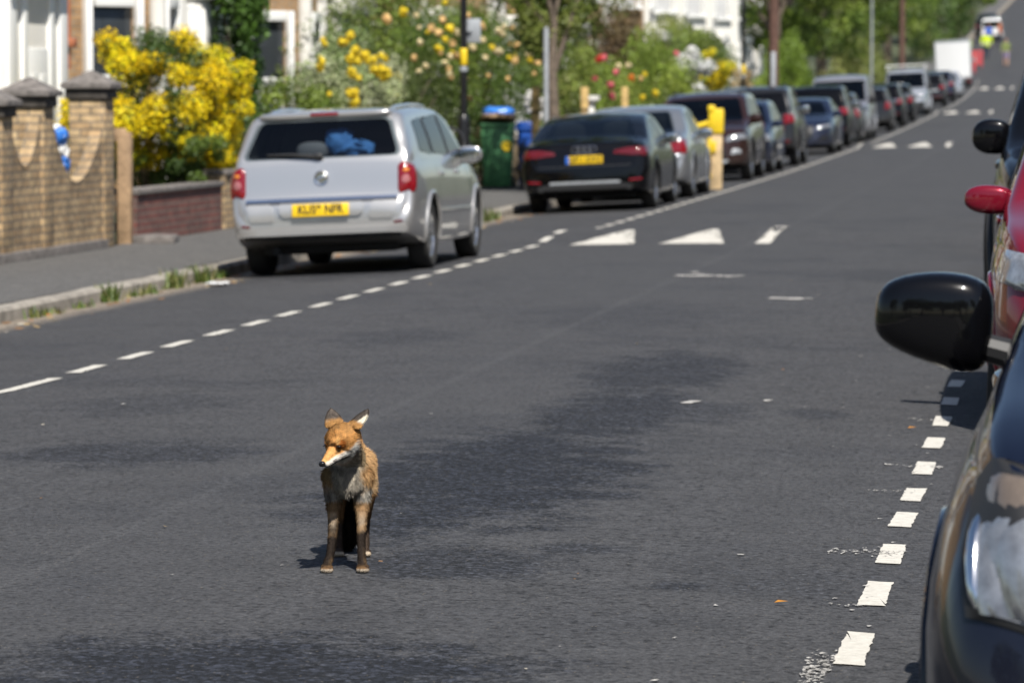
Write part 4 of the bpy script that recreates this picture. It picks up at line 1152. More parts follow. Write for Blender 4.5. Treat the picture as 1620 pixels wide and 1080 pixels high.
SAL = dict(L=4.70, rw=.325, axles=(.98, 3.80), crown=.03, tum=.42,
    top=[(0, .60), (.03, .70), (.06, .80), (.10, .90), (.15, .945), (.30, .965), (.55, .99), (.9, 1.11), (1.3, 1.25), (1.65, 1.325), (2.15, 1.355), (2.6, 1.325), (3.0, 1.19), (3.45, .965), (3.6, .93), (4.2, .85), (4.5, .74), (4.64, .62), (4.70, .5)],
    belt=[(0, .93), (1, .93), (3.3, .89), (4.7, .84)],
    plan=[(0, .78), (.04, .84), (.15, .885), (.5, .915), (1, .922), (2.5, .922), (3.8, .91), (4.25, .86), (4.5, .74), (4.7, .48)],
    sill=[(0, .30), (.3, .25), (.8, .2), (4.0, .19), (4.7, .25)],
    side=[[(1.28, .985), (2.1, .97), (2.1, 1.275), (1.62, 1.24)], [(2.17, .97), (3.1, .945), (2.75, 1.20), (2.5, 1.275), (2.17, 1.28)]],
    tunnel=[(-.60, .99), (.60, .99), (.46, 1.24), (-.46, 1.24)],
    rearglass=[(-.70, .975), (.70, .975), (.53, 1.285), (-.53, 1.285)], screen=[(-.70, .97), (.70, .97), (.53, 1.28), (-.53, 1.28)],
    seams=[1.45, 2.135, 3.2], handles=[1.7, 2.35], hz=.84, mirror=(2.95, .97), floor=.99, seats=[1.35, 2.2], steer=2.75, rub=False, glass=M_glassd, rglass=M_glass, spokes=7,
    tails=[([(.40, .80), (.60, .775), (.86, .755), (.885, .885), (.62, .885), (.42, .85)], M_redd, .012)], tailside=[([(.10, .77), (.22, .79), (.26, .86), (.12, .87)], M_redd, .01)],
    heads=[([(.48, .60), (.84, .66), (.82, .74), (.5, .69)], M_clear, .015)],
    fogs=[([(.55, .34), (.75, .36), (.74, .46), (.57, .44)], M_trim, .0)],
    extra=[('diffuser', '+y', [(-.62, .325), (.62, .325), (.58, .40), (-.58, .40)], M_trim, .012),
           ('diffuser_strip', '+y', [(-.50, .40), (.50, .40), (.50, .435), (-.50, .435)], M_galv, .018),
           ('boot_seam', '+y', [(-.66, .64), (.66, .64), (.66, .648), (-.66, .648)], M_trim, .003),
           ('grille', '-y', [(-.36, .42), (.36, .42), (.42, .70), (-.42, .70)], M_trim, .008)],
    rearplate=(.735, 'GF66 KWZ'), frontplate=(.46, 'LN17 DVK'), blue=True)
sal, sbvh = build_car(SAL, 'saloon_car', 'black saloon car with yellow plate parked behind the yellow post', 'car', M_blk)
sc0 = SAL['L']/2
for s in (-1, 1):
    patch('bumper_reflector', sbvh, '+y', rpoly([(s*.62, .42), (s*.80, .43), (s*.80, .46), (s*.62, .45)], .008), M_red, sal, .008, 6, 3)
    bm = bmesh.new(); q = ray_y(sbvh, s*.62, .345); tube(bm, [q + Vector((0, .05, 0)), q + Vector((0, -.025, 0))], .045, 12); bm_obj('exhaust', bm, M_trim, sal)
for k in range(4):      # four linked rings
    bm = bmesh.new(); q = ray_y(sbvh, (k-1.5)*.080, .873); pts = [q + Vector((.052*math.cos(a), -.014, .050*math.sin(a))) for a in np.linspace(0, 2*math.pi, 21)]
    tube(bm, pts, .0085, 6, cap=False); bm_obj('badge_ring', bm, M_chrome, sal)
bm = bmesh.new(); superbox(bm, (0, -sc0+.17, .955), (.72, .05, .012), 4, 5); bm_obj('boot_lip', bm, M_blk, sal)
park(sal, -6.62, 54.3 + sc0)
def at(o, x, y, facing, label, repl=None, scale=None, group=None):
    r = dup(o, label, repl=repl, group=group)
    if scale: r.scale = scale
    park(r, x, y, facing); return r
G1 = 'cars parked along the left kerb'
est['group'] = G1; sal['group'] = G1
# silver saloon: a taller three box copy of its own
SA2 = dict(SAL); SA2.update(L=4.55, axles=(1.0, 3.65), tum=.34,
    top=[(0, .60), (.03, .70), (.06, .82), (.10, .93), (.15, .975), (.35, .995), (.62, 1.02), (.95, 1.17), (1.25, 1.32), (1.5, 1.395), (2.1, 1.43), (2.55, 1.395), (2.95, 1.24), (3.35, .985), (3.5, .95), (4.1, .86), (4.38, .74), (4.5, .62), (4.55, .5)],
    side=[[(1.22, 1.0), (2.05, .985), (2.05, 1.345), (1.5, 1.32)], [(2.12, .985), (3.02, .96), (2.7, 1.24), (2.45, 1.34), (2.12, 1.35)]],
    tunnel=[(-.58, 1.03), (.58, 1.03), (.47, 1.31), (-.47, 1.31)], rearglass=[(-.68, 1.0), (.68, 1.0), (.54, 1.355), (-.54, 1.355)], screen=[(-.68, .99), (.68, .99), (.54, 1.35), (-.54, 1.35)],
    tails=[([(.56, .68), (.86, .70), (.88, .92), (.66, .90)], M_red, .015), ([(.56, .62), (.86, .63), (.86, .70), (.56, .68)], M_clear, .012)], tailside=[([(.055, .68), (.2, .72), (.3, .92), (.13, .92)], M_red, .01)],
    rearplate=(.77, 'LV06 HXP'), blue=False, seams=[1.4, 2.085, 3.1], handles=[1.6, 2.3], floor=1.03, extra=[('grille', '-y', [(-.36, .52), (.36, .52), (.42, .70), (-.42, .70)], M_trim, .008), ('boot_strip', '+y', [(-.5, .845), (.5, .845), (.5, .875), (-.5, .875)], M_chrome, .01)], spokes=6)
sa2, s2b = build_car(SA2, 'saloon_car', 'silver grey saloon car parked in front of the black one', 'car', M_slv2, G1)
park(sa2, -6.62, 59.9 + 2.28)

# ---- tall sports utility body
SUV = dict(L=4.40, rw=.36, axles=(.86, 3.52), crown=.03, tum=.26,
    top=[(0, .62), (.03, .72), (.07, .86), (.11, 1.03), (.22, 1.22), (.36, 1.46), (.45, 1.56), (.6, 1.60), (1.4, 1.635), (2.1, 1.63), (2.5, 1.57), (2.85, 1.38), (3.2, 1.125), (3.35, 1.075), (3.9, 1.00), (4.2, .90), (4.33, .76), (4.40, .58)],
    belt=[(0, 1.06), (1, 1.05), (3.2, 1.0), (4.4, .95)],
    plan=[(0, .80), (.04, .86), (.14, .90), (.5, .93), (1, .94), (2.5, .94), (3.6, .93), (4.0, .89), (4.24, .79), (4.40, .55)],
    sill=[(0, .42), (.25, .36), (.8, .28), (3.6, .26), (4.40, .33)],
    side=[[(.7, 1.14), (1.25, 1.12), (1.25, 1.48), (.82, 1.45)], [(1.32, 1.11), (2.1, 1.09), (2.1, 1.52), (1.32, 1.5)], [(2.17, 1.09), (2.98, 1.065), (2.62, 1.37), (2.4, 1.5), (2.17, 1.52)]],
    tunnel=[(-.66, 1.13), (.66, 1.13), (.57, 1.47), (-.57, 1.47)], rearglass=[(-.76, 1.09), (.76, 1.09), (.66, 1.52), (-.66, 1.52)], screen=[(-.76, 1.10), (.76, 1.10), (.64, 1.53), (-.64, 1.53)],
    seams=[1.28, 2.13, 3.08], handles=[1.5, 2.35], hz=.97, mirror=(2.85, 1.13), floor=1.13, seats=[1.2, 2.1], steer=2.6, glass=M_glassd, lip=.03, lipmat=M_trim, rubmat=M_trim, mirs=(.12, .065, .095),
    tails=[([(.66, .86), (.86, .88), (.89, 1.06), (.68, 1.07)], M_red, .02)], tailside=[([(.09, .88), (.2, .92), (.26, 1.06), (.145, 1.07)], M_red, .012)],
    heads=[([(.50, .72), (.87, .76), (.84, .88), (.52, .84)], M_clear, .02)], fogs=[([(.58, .49), (.78, .51), (.76, .60), (.62, .60)], M_galv, .01)],
    extra=[('grille', '-y', [(-.44, .70), (.44, .70), (.46, .82), (-.46, .82)], M_trim, .01), ('lower_grille', '-y', [(-.5, .44), (.5, .44), (.46, .6), (-.46, .6)], M_trim, .008), ('skid_plate', '-y', [(-.5, .35), (.5, .35), (.55, .41), (-.55, .41)], M_galv, .014), ('rear_reflector_bar', '+y', [(-.8, .5), (.8, .5), (.8, .54), (-.8, .54)], M_redd, .006), ('tailgate_panel', '+y', [(-.6, .80), (.6, .80), (.6, .86), (-.6, .86)], M_galv, .01)],
    rearplate=(.70, 'EX15 VBT'), frontplate=(.50, 'RJ64 OTW'), rails=(.7, 2.4), railx=.62, railmat=M_trim)
suv, vb = build_car(SUV, 'suv_car', 'dark brown sports utility car facing down the street behind the yellow post', 'car', M_brown, G1)
park(suv, -6.66, 71.9 + 2.2, -1)
# ---- small hatchback
HAT = dict(L=3.95, rw=.30, axles=(.70, 3.18), crown=.03, tum=.31,
    top=[(0, .56), (.03, .66), (.06, .80), (.09, .95), (.2, 1.14), (.32, 1.33), (.40, 1.40), (.6, 1.43), (1.3, 1.465), (1.8, 1.45), (2.2, 1.38), (2.55, 1.20), (2.9, .985), (3.05, .945), (3.5, .86), (3.77, .74), (3.88, .62), (3.95, .5)],
    belt=[(0, .97), (1, .955), (2.8, .90), (3.95, .84)],
    plan=[(0, .72), (.04, .79), (.14, .83), (.5, .848), (1, .852), (2.2, .852), (3.2, .845), (3.55, .80), (3.79, .69), (3.95, .45)],
    sill=[(0, .36), (.25, .28), (.7, .22), (3.3, .2), (3.95, .26)],
    side=[[(.62, 1.04), (1.5, 1.0), (1.5, 1.36), (.82, 1.32)], [(1.57, 1.0), (2.62, .965), (2.3, 1.22), (2.05, 1.345), (1.57, 1.365)]],
    tunnel=[(-.56, 1.02), (.56, 1.02), (.48, 1.33), (-.48, 1.33)], rearglass=[(-.68, 1.0), (.68, 1.0), (.57, 1.37), (-.57, 1.37)], screen=[(-.68, .975), (.68, .975), (.55, 1.37), (-.55, 1.37)],
    seams=[1.53, 2.72], handles=[1.75], hz=.87, mirror=(2.5, .98), floor=1.02, seats=[1.1, 1.75], steer=2.3, rub=False, glass=M_glassd, spokes=6,
    tails=[([(.62, .74), (.80, .76), (.81, .98), (.68, 1.0)], M_red, .02)], tailside=[([(.078, .76), (.14, .78), (.2, .95), (.115, .96)], M_red, .01)],
    heads=[([(.46, .60), (.80, .64), (.78, .80), (.56, .76)], M_clear, .025)],
    extra=[('grille', '-y', [(-.40, .58), (.40, .58), (.38, .66), (-.38, .66)], M_trim, .008), ('lower_grille', '-y', [(-.45, .32), (.45, .32), (.45, .46), (-.45, .46)], M_trim, .008)],
    mirs=(.12, .055, .066), rearplate=(.66, 'SB11 YGN'), frontplate=(.50, 'OE57 KZM'))
hat, hb = build_car(HAT, 'hatchback_car', 'small dark blue hatchback facing down the street beside the brown car', 'car', M_blue, G1)
park(hat, -6.60, 77.9 + 1.97, -1)
at(suv, -6.66, 84.6 + 2.2, 1, 'dark grey sports utility car with bright red tail light behind the blue hatchback', {'dark_brown_paint': M_dgrey}, (1, 1, 1.06))
at(sal, -6.6, 97.6 + 2.35, -1, 'dark blue saloon facing down the street, before the grey van', {'black_paint': M_blue}, (1, 1, 1.03))
at(suv, -6.66, 105.6 + 2.2, 1, 'black sports utility car seen from behind next to the dark blue saloon', {'dark_brown_paint': M_blk}, (1, 1, 1.03))
at(hat, -6.6, 111.6 + 1.97, 1, 'dark hatchback with red tail light just before the grey van', {'dark_blue_paint': M_dgrey}, (1, 1, 1.0))
# ---- vans
VAN = dict(L=4.85, rw=.33, axles=(.95, 3.95), crown=.05, tum=.13,
    top=[(0, .60), (.03, .75), (.05, 1.2), (.07, 1.6), (.12, 1.84), (.22, 1.90), (1.5, 1.945), (2.6, 1.94), (3.05, 1.88), (3.3, 1.72), (3.75, 1.38), (4.02, 1.185), (4.2, 1.12), (4.55, 1.02), (4.72, .90), (4.80, .75), (4.85, .58)],
    belt=[(0, 1.10), (3.2, 1.08), (4.85, .98)],
    plan=[(0, .86), (.04, .91), (.12, .935), (.5, .95), (2.5, .95), (4.0, .94), (4.45, .88), (4.70, .78), (4.85, .60)],
    sill=[(0, .38), (.3, .28), (4.0, .25), (4.85, .30)],
    side=[[(2.95, 1.22), (3.78, 1.17), (3.45, 1.5), (3.25, 1.68), (2.95, 1.72)]],
    tunnel=[(-.74, 1.22), (.74, 1.22), (.69, 1.76), (-.69, 1.76)], rearglass=[(-.78, 1.18), (.78, 1.18), (.73, 1.76), (-.73, 1.76)], screen=[(-.84, 1.185), (.84, 1.185), (.76, 1.80), (-.76, 1.80)],
    seams=[1.9, 2.88, 3.85], handles=[3.05], hz=1.0, mirror=(3.72, 1.22), floor=1.2, seats=[2.95], steer=3.6, glass=M_glassd, mirs=(.12, .07, .13), lip=.02, rubmat=M_trim,
    tails=[([(.80, .85), (.90, .86), (.90, 1.2), (.82, 1.2)], M_red, .015)], heads=[([(.52, .72), (.88, .78), (.84, .98), (.60, .92)], M_clear, .025)], mirmat=M_trim,
    extra=[('grille', '-y', [(-.46, .72), (.46, .72), (.5, .86), (-.5, .86)], M_trim, .008), ('bumper', '-y', [(-.76, .34), (.76, .34), (.78, .60), (-.78, .60)], M_trim, .02), ('rear_bumper', '+y', [(-.86, .42), (.86, .42), (.86, .56), (-.86, .56)], M_trim, .03)],
    rearplate=(.72, 'WN61 FJD'), frontplate=(.50, 'DK12 LWV'))
van, vanb = build_car(VAN, 'panel_van', 'grey panel van facing down the street with papers on its dashboard', 'van', M_vang, 'vans parked along the left kerb')
bm = bmesh.new(); superbox(bm, (.42, 1.42, 1.33), (.34, .1, .07), 5, 4); tag(bm_obj('dashboard_papers', bm, M_plow, van), 'pale papers behind the windscreen')
park(van, -6.68, 116.8 + 2.42, -1)
v2 = at(van, -6.68, 166.0 + 2.42, -1, 'silver blue van with a roof rack facing down the street', {'grey_van_paint': M_vans}, (1, 1, 1.0))
bm = bmesh.new()
for yy in (-1.6, -.2, 1.0): 
    tube(bm, [(-.8, yy, 1.97), (-.8, yy, 2.13), (.8, yy, 2.13), (.8, yy, 1.97)], .02, 8)
for xx in (-.8, 0, .8): tube(bm, [(xx, -1.7, 2.15), (xx, 1.1, 2.15)], .018, 8)
bm_obj('roof_rack', bm, M_whitep, v2)
at(hat, -6.6, 131.5 + 1.97, 1, 'first of three dark cars with red tail lights beyond the grey van', {'dark_blue_paint': M_dgrey}, (1, 1, 1.02))
at(suv, -6.66, 140.6 + 2.2, 1, 'black middle one of three cars with red tail lights beyond the grey van', {'dark_brown_paint': M_blk}, (1, 1, .95))
at(hat, -6.6, 150.6 + 1.97, 1, 'last of three dark cars with red tail lights, just before the silver blue van', {'dark_blue_paint': M_blk})
at(suv, -6.66, 189.5 + 2.2, 1, 'dark grey car with red tail light beyond the silver blue van', {'dark_brown_paint': M_dgrey})
at(suv, -6.66, 204.5 + 2.2, 1, 'dark purple red tailed car before the white box van', {'dark_brown_paint': M_blue}, (1, 1, 1.0))
at(sa2, -6.62, 217.0 + 2.28, -1, 'pale silver car just before the white box van', {'grey_silver_paint': M_vans})
# ---- the white box van seen from behind
t = thing('box_van', 'white box van with tall square body parked at the far end of the left row', 'van', group='vans parked along the left kerb')
bm = bmesh.new(); box(bm, (0, -.7, 1.82), (2.14, 3.9, 2.25), .04); bm_obj('box_body', bm, M_wht, t)
bm = bmesh.new(); 
for s in (-1, 1): box(bm, (s*1.055, -2.66, 1.82), (.06, .05, 2.27), .01)
box(bm, (0, -2.66, 2.93), (2.17, .05, .07), .01); box(bm, (0, -2.66, .72), (2.17, .05, .07), .01); bm_obj('door_frame', bm, M_galv, t)
bm = bmesh.new(); 
for k in range(11): box(bm, (0, -2.657, .88 + k*.186), (2.04, .02, .178), .006)
bm_obj('shutter', bm, M_wht, t)
bm = bmesh.new(); superbox(bm, (0, 2.0, 1.25), (.98, .95, .85), 5, 8, lambda q: Vector((q.x, q.y*(1 - .18*max(0, q.z)), q.z))); bm_obj('cab', bm, M_wht, t)
bm = bmesh.new(); box(bm, (0, 0, .5), (.9, 5.2, .2), .02); box(bm, (0, -2.7, .5), (2.0, .12, .14), .02); bm_obj('chassis', bm, M_under, t)
for s in (-1, 1):
    bm = bmesh.new(); box(bm, (s*.93, -2.78, .5), (.22, .04, .1), .01); bm_obj('tail_light', bm, M_red, t)
    wheel(t, s*.83, -1.6, .34, .22, s); wheel(t, s*.83, 2.0, .34, .22, s)
    mirror(t, s*.98, 1.9, 1.6, s, M_trim, (.11, .06, .17))
park(t, -6.75, 240 + 2.6, 1)

# ---- right hand row: near navy people carrier, red hatchback, tall black car
MPV = dict(L=4.32, rw=.315, axles=(.85, 3.50), crown=.035, tum=.34,
    top=[(0, .60), (.03, .75), (.06, .95), (.09, 1.06), (.2, 1.3), (.34, 1.54), (.45, 1.60), (1.4, 1.65), (2.1, 1.63), (2.5, 1.55), (2.9, 1.33), (3.3, 1.06), (3.45, 1.015), (3.9, .92), (4.1, .84), (4.2, .72), (4.27, .58), (4.32, .46)],
    belt=[(0, 1.0), (1, .99), (3.2, .93), (4.32, .84)],
    plan=[(0, .76), (.04, .82), (.14, .855), (.5, .87), (1, .875), (2.5, .875), (3.5, .872), (3.85, .865), (4.06, .835), (4.2, .77), (4.32, .50)],
    sill=[(0, .36), (.25, .28), (.8, .22), (3.6, .2), (4.32, .2)],
    side=[[(.62, 1.08), (1.25, 1.07), (1.25, 1.47), (.76, 1.44)], [(1.32, 1.07), (2.1, 1.05), (2.1, 1.51), (1.32, 1.49)], [(2.17, 1.05), (3.05, 1.02), (2.7, 1.3), (2.45, 1.47), (2.17, 1.51)]],
    rearglass=[(-.64, 1.04), (.64, 1.04), (.52, 1.50), (-.52, 1.50)], screen=[(-.66, 1.05), (.66, 1.05), (.50, 1.52), (-.50, 1.52)],
    seams=[1.28, 2.13, 3.12], handles=[1.5, 2.35], hz=.90, mirror=(2.92, 1.066), floor=1.08, seats=[1.2, 2.1], steer=2.6, lip=.012, rubmat=M_trim, glass=M_glassd,
    mirs=(.130, .085, .104), mire=3.4, mirmat=M_blk, sh=.045, miro=.058, mirf=lambda q: Vector((q.x, q.y, q.z*((1.0 - .16*max(0, q.x)) if q.z > 0 else (.95 - .36*q.x)))),
    tails=[([(.68, .76), (.82, .78), (.83, 1.2), (.74, 1.25)], M_red, .02)], heads=[([(.46, .53), (.76, .545), (.787, .695), (.76, .87), (.53, .845)], M_trim, .004), ([(.49, .555), (.743, .57), (.772, .695), (.752, .765), (.53, .765)], M_headl, .010, (4, .004)), ([(.53, .772), (.752, .772), (.744, .845), (.545, .825)], M_peach, .004), ([(.738, .585), (.760, .60), (.773, .695), (.758, .765), (.746, .765)], M_chrome, .016)],
    tailside=[], fogs=[],
    extra=[('grille', '-y', [(-.38, .58), (.38, .58), (.40, .72), (-.40, .72)], M_trim, .008), ('lower_grille', '-y', [(-.5, .27), (.5, .27), (.5, .42), (-.5, .42)], M_trim, .008)],
    rearplate=(.8, 'YC07 MSE'), frontplate=(.47, 'YC07 MSE'))
G2 = 'cars parked along the right kerb'
mpv, mb = build_car(MPV, 'people_carrier', 'near navy black people carrier with big door mirror at the right edge', 'car', M_navy, G2)
park(mpv, .645, 7.25 + 2.16, -1, yaw=R(-2.5))
rh = dup(hat, 'cherry red hatchback with red mirror parked behind the near navy car', repl={'dark_blue_paint': M_cred}, group=G2)
rh.scale = (1, 1, 1.08); park(rh, .455, 17.9 + 1.97, -1)
bk = dup(suv, 'tall black car with black mirror parked beyond the red hatchback', repl={'dark_brown_paint': M_blk}, group=G2)
bk.scale = (1, 1, 1.16); park(bk, .43, 23.3 + 2.2, -1)
for k, yy in enumerate((31.5, 38.0, 45.0)):
    o = dup((hat, sa2, suv)[k], ('dark grey hatchback', 'blue saloon', 'brown sports utility car')[k] + ' farther along the right kerb, hidden by the tall black car',
            repl={'dark_blue_paint': M_dgrey, 'grey_silver_paint': M_blue}, group=G2)
    park(o, .44, yy + 2.2, -1)
# traffic beyond the road works
o = at(van, -5.75, 306 + 2.42, 1, 'white van with rounded top stopped beyond the workers', {'grey_van_paint': M_wht}, (.86, .95, .92)); o['group'] = 'vehicles up the hill'
at(hat, -6.5, 322, 1, 'dark car parked on the hill left of the white van', {'dark_blue_paint': M_dgrey}, group='vehicles up the hill'); at(suv, -6.5, 332, 1, 'black car parked on the hill beyond the white van', {'dark_brown_paint': M_blk}, group='vehicles up the hill')
o = at(hat, -2.6, 470, -1, 'small white car coming down the distant hill', {'dark_blue_paint': M_wht}, (1.1, 1, 1.0)); o['group'] = 'vehicles up the hill'
o = at(van, -.9, 560, -1, 'second white vehicle at the very top of the hill', {'grey_van_paint': M_wht}); o['group'] = 'vehicles up the hill'
o = at(suv, -.55, 283, 1, 'dark blue car beside the pedestrian up the street', {'dark_brown_paint': M_blue}); o['group'] = 'vehicles up the hill'
# ------------------------------------------------------------------ planting
M_leaf = col_attr('leaf', 0.5, trans=0.36, spec=0.35)
M_petal = col_attr('petal', 0.6, trans=0.25, spec=0.2)
M_bark = simple('bark', (0.13, 0.10, 0.075), 0.9, var=0.5, scale=9, bump=0.7, bscale=25)
def unit(n):
    v = rng.normal(size=(n, 3)); return v/np.linalg.norm(v, axis=1, keepdims=True)
def leaf_quads(name, P, Nn, size, col, mat, parent, asp=.5, fold=.12):
    n = len(P)
    t = unit(n); t = t - Nn*np.sum(t*Nn, 1, keepdims=True); t /= np.linalg.norm(t, axis=1, keepdims=True) + 1e-9
    b = np.cross(Nn, t); s = size[:, None]*.5
    V = np.empty((n, 4, 3)); lift = Nn*s*fold*2
    V[:, 0] = P - t*s; V[:, 1] = P + b*s*asp + lift; V[:, 2] = P + t*s; V[:, 3] = P - b*s*asp + lift
    c = np.ones((n, 4, 4)); c[:, :, :3] = col[:, None, :]
    return poly_mesh_np(name, V.reshape(-1, 3), n, 4, c.reshape(-1, 4), mat, parent)
def sub_clumps(c, r, k, fr=(.22, .42), shell=(.45, .95), flat=0.0, fz=1.0):
    out = []
    for _ in range(k):
        d = unit(1)[0]; d[2] = d[2]*(1-flat)
        q = np.array(c) + d*np.array(r)*rng.uniform(*shell)
        out.append((q, np.array(r)*rng.uniform(*fr)*np.array([1, 1, rng.uniform(.7, 1.1)*fz])))
    return out
def leaves(name, clumps, n, size, pal, parent, mat=None, up=.35, cvar=.22, lvar=.25, asp=.5, shell=2.4):
    w_ = np.array([np.prod(c[1])**.7 for c in clumps]); w_ /= w_.sum()
    idx = rng.choice(len(clumps), n, p=w_)
    C = np.array([c[0] for c in clumps])[idx]; Rr = np.array([c[1] for c in clumps])[idx]
    d = unit(n); rad = rng.random(n)[:, None]**(1/shell)
    P = C + d*Rr*rad
    Nn = d*.8 + unit(n)*.75 + np.array([0, 0, up]); Nn /= np.linalg.norm(Nn, axis=1, keepdims=True)
    pal = np.array(pal, float)
    base = pal[rng.integers(0, len(pal), len(clumps))]*(1 + cvar*rng.normal(size=(len(clumps), 1))).clip(.5, 1.7)
    mixc = pal[rng.integers(0, len(pal), n)]
    col = (base[idx]*.6 + mixc*.4)*(1 + lvar*rng.normal(size=(n, 1))).clip(.4, 1.9)
    col = col.clip(0.004, .85)
    sz = size*rng.uniform(.55, 1.35, n)
    return leaf_quads(name, P, Nn, sz, col, mat or M_leaf, parent, asp)
def stems(parent, c, r, k, z0, rad=.03, name='stems', mat=None, loc0=None):
    bm = bmesh.new()
    for _ in range(k):
        d = unit(1)[0]
        e = Vector((c[0] + d[0]*r[0]*.75, c[1] + d[1]*r[1]*.75, c[2] + abs(d[2])*r[2]*.7))
        a = Vector((c[0] + random.uniform(-.2, .2)*r[0], c[1] + random.uniform(-.3, .3)*r[1], z0))
        m = a.lerp(e, .5) + Vector((random.gauss(0, .08)*r[0], random.gauss(0, .08)*r[1], .1*r[2]))
        tube(bm, [a, m, e], [rad, rad*.7, rad*.25], 6)
    return bm_obj(name, bm, mat or M_bark, parent)
G_mid = [(.15, .215, .034), (.10, .16, .026), (.20, .26, .042), (.06, .10, .02)]
G_dark = [(.035, .07, .016), (.055, .10, .022), (.08, .13, .026)]
G_lime = [(.21, .28, .035), (.15, .22, .03), (.25, .29, .05)]
G_olive = [(.18, .205, .05), (.23, .24, .07), (.12, .16, .04)]
Y_broom = [(.84, .62, .008), (.88, .70, .012), (.78, .53, .006), (.86, .70, .05)]
def shrub(name, label, cat, x, y, z0, c, r, n, size, pal, k=22, group=None, st=8, **kw):
    """c: centre above the root, r: half sizes"""
    t = thing(name, label, cat, (x, y, z0), group=group)
    cl = sub_clumps(c, r, k) + [(np.array(c), np.array(r)*.62)]
    leaves('foliage', cl, n, size, pal, t, **kw)
    if st: stems(t, c, r, st, 0.0)
    return t, cl
# the yellow flowering broom on the wall
bx, by_, bz = -10.60, 45.2, 0.0
bt = thing('broom_shrub', 'big round shrub covered in bright yellow flowers above the brick wall', 'shrub', (bx, by_, bz))
bc, br = (0, 0, 1.34), (1.02, 1.35, 1.0)
cl = sub_clumps(bc, br, 120, (.13, .25), (.6, 1.0)) + sub_clumps((.4, -.6, .8), (.55, .7, .42), 16) + [(np.array(bc), np.array(br)*.6)]
leaves('foliage', cl, 26000, .055, [(.075, .125, .03), (.05, .095, .022), (.10, .15, .04)], bt)
def yell(c):
    p = c[0]; s = p[0]*.97 + p[1]*.22      # across the view
    if p[2] < .85 and s < .5: return False
    if rng.random() < .07: return False
    if -.15 < s < .22 and p[2] > 1.98 and rng.random() < .8: return False
    if .16 < s < .25 and p[2] > .9: return False
    return True
cy = [(c[0]*np.array([1.0, 1.0, 1.0]) + (c[0]-np.array(bc))*.07, c[1]*1.02) for c in cl[:-1] if yell(c)]
o = leaves('blossom', cy, 52000, .034, Y_broom, bt, mat=M_petal, up=.5, cvar=.05, lvar=.14, asp=.8, shell=2.6); o['kind'] = 'stuff'
stems(bt, bc, br, 14, .1)
o = leaves('side_sprays', sub_clumps((.75, -1.1, .75), (.35, .5, .35), 8), 1500, .06, G_mid, bt)
# plants between the broom and the estate car
shrub('ivy_tree', 'narrow dark green ivy covered tree against the brick house', 'tree', -11.6, 54.6, .1, (0, 0, 2.1), (.42, .8, 1.9), 9000, .09, [(.05, .11, .015), (.07, .14, .02), (.04, .085, .014)], 40)
shrub('laurel_shrub', 'dark green shrub between the yellow broom and the silver car', 'shrub', -10.7, 50.2, 0, (0, 0, .85), (.75, 1.8, .85), 8000, .09, G_dark + G_mid[:1], 30)
shrub('privet_shrub', 'mid green leafy shrub below the ivy tree behind the silver car', 'shrub', -10.55, 53.2, 0, (0, 0, 1.05), (.75, 1.2, .8), 7000, .07, G_mid, 26)
# pale variegated shrub with yellow roses
vt, vcl = shrub('variegated_shrub', 'pale cream and green shrub with yellow roses above the silver car', 'shrub', -10.35, 56.4, 0, (0, 0, 1.45), (.85, 1.9, .92), 15000, .075, [(.42, .46, .25), (.50, .52, .34), (.22, .30, .10), (.14, .21, .06)], 42, lvar=.2)
def rose_mesh(name, rad, col, n=70):
    d = unit(n); P = d*rad*rng.uniform(.35, 1, n)[:, None]
    V = []
    me_cols = []
    for i in range(n):
        nn = (d[i] + .5*unit(1)[0]); nn /= np.linalg.norm(nn)
        t = np.cross(nn, unit(1)[0]); t /= np.linalg.norm(t); b = np.cross(nn, t); s = rad*.55
        V += [P[i]-t*s*.8, P[i]+b*s*.8 - nn*s*.2, P[i]+t*s*.8, P[i]-b*s*.8 - nn*s*.2]
        me_cols += [tuple(np.clip(np.array(col)*rng.uniform(.75, 1.15), 0, .9)) + (1,)]*4
    return np.array(V), n, me_cols
ROSE = {}
for nm, col in (('yellow', (.86, .66, .045)), ('peach', (.84, .58, .26)), ('cream', (.82, .70, .42)), ('pink', (.72, .17, .20)), ('red', (.62, .07, .05)), ('white', (.78, .76, .72)), ('orange', (.75, .2, .03))):
    V, n, c = rose_mesh('rose', 1.0, col)
    o = poly_mesh_np('rose', V, n, 4, c, M_petal); ROSE[nm] = o.data
    bpy.data.objects.remove(o)
def rose(parent, p, r, kind):
    o = bpy.data.objects.new('rose', ROSE[kind]); o.parent = parent; o.location = p; o.scale = (r, r, r*.85)
    o.rotation_euler = (random.random()*6, random.random()*6, random.random()*6); return link(o)
import types
camv = np.array([0, 0, 1.5])
def at_col(x, z_px, X):
    """world point in the plane X that the photograph shows at that column and row (used to set out the flowers)"""
    th = R(8.036); ph = R(3.526); u = (x-810)/6200; v = (z_px-540)/6200
    F_ = np.array([-math.sin(th)*math.cos(ph), math.cos(th)*math.cos(ph), -math.sin(ph)]); R_ = np.array([math.cos(th), math.sin(th), 0]); U_ = np.cross(R_, F_)
    d = F_ + R_*u - U_*v; return camv + d*(X/d[0])
for (x, y, r, n) in [(505, 100, .07, 3), (512, 62, .05, 2), (548, 66, .07, 3), (562, 90, .09, 4), (585, 92, .08, 4), (608, 88, .06, 2), (603, 115, .10, 5), (618, 118, .08, 3), (560, 118, .07, 3), (558, 150, .08, 3), (568, 160, .06, 2), (625, 152, .05, 2), (388, 100, .04, 1), (516, 140, .04, 1)]:
    for _ in range(n):
        p = at_col(x + random.gauss(0, 6), y + random.gauss(0, 5), -9.62 + random.uniform(-.25, .1)); rose(vt, tuple(p - np.array(vt.location)), r*random.uniform(.7, 1.1), 'yellow')
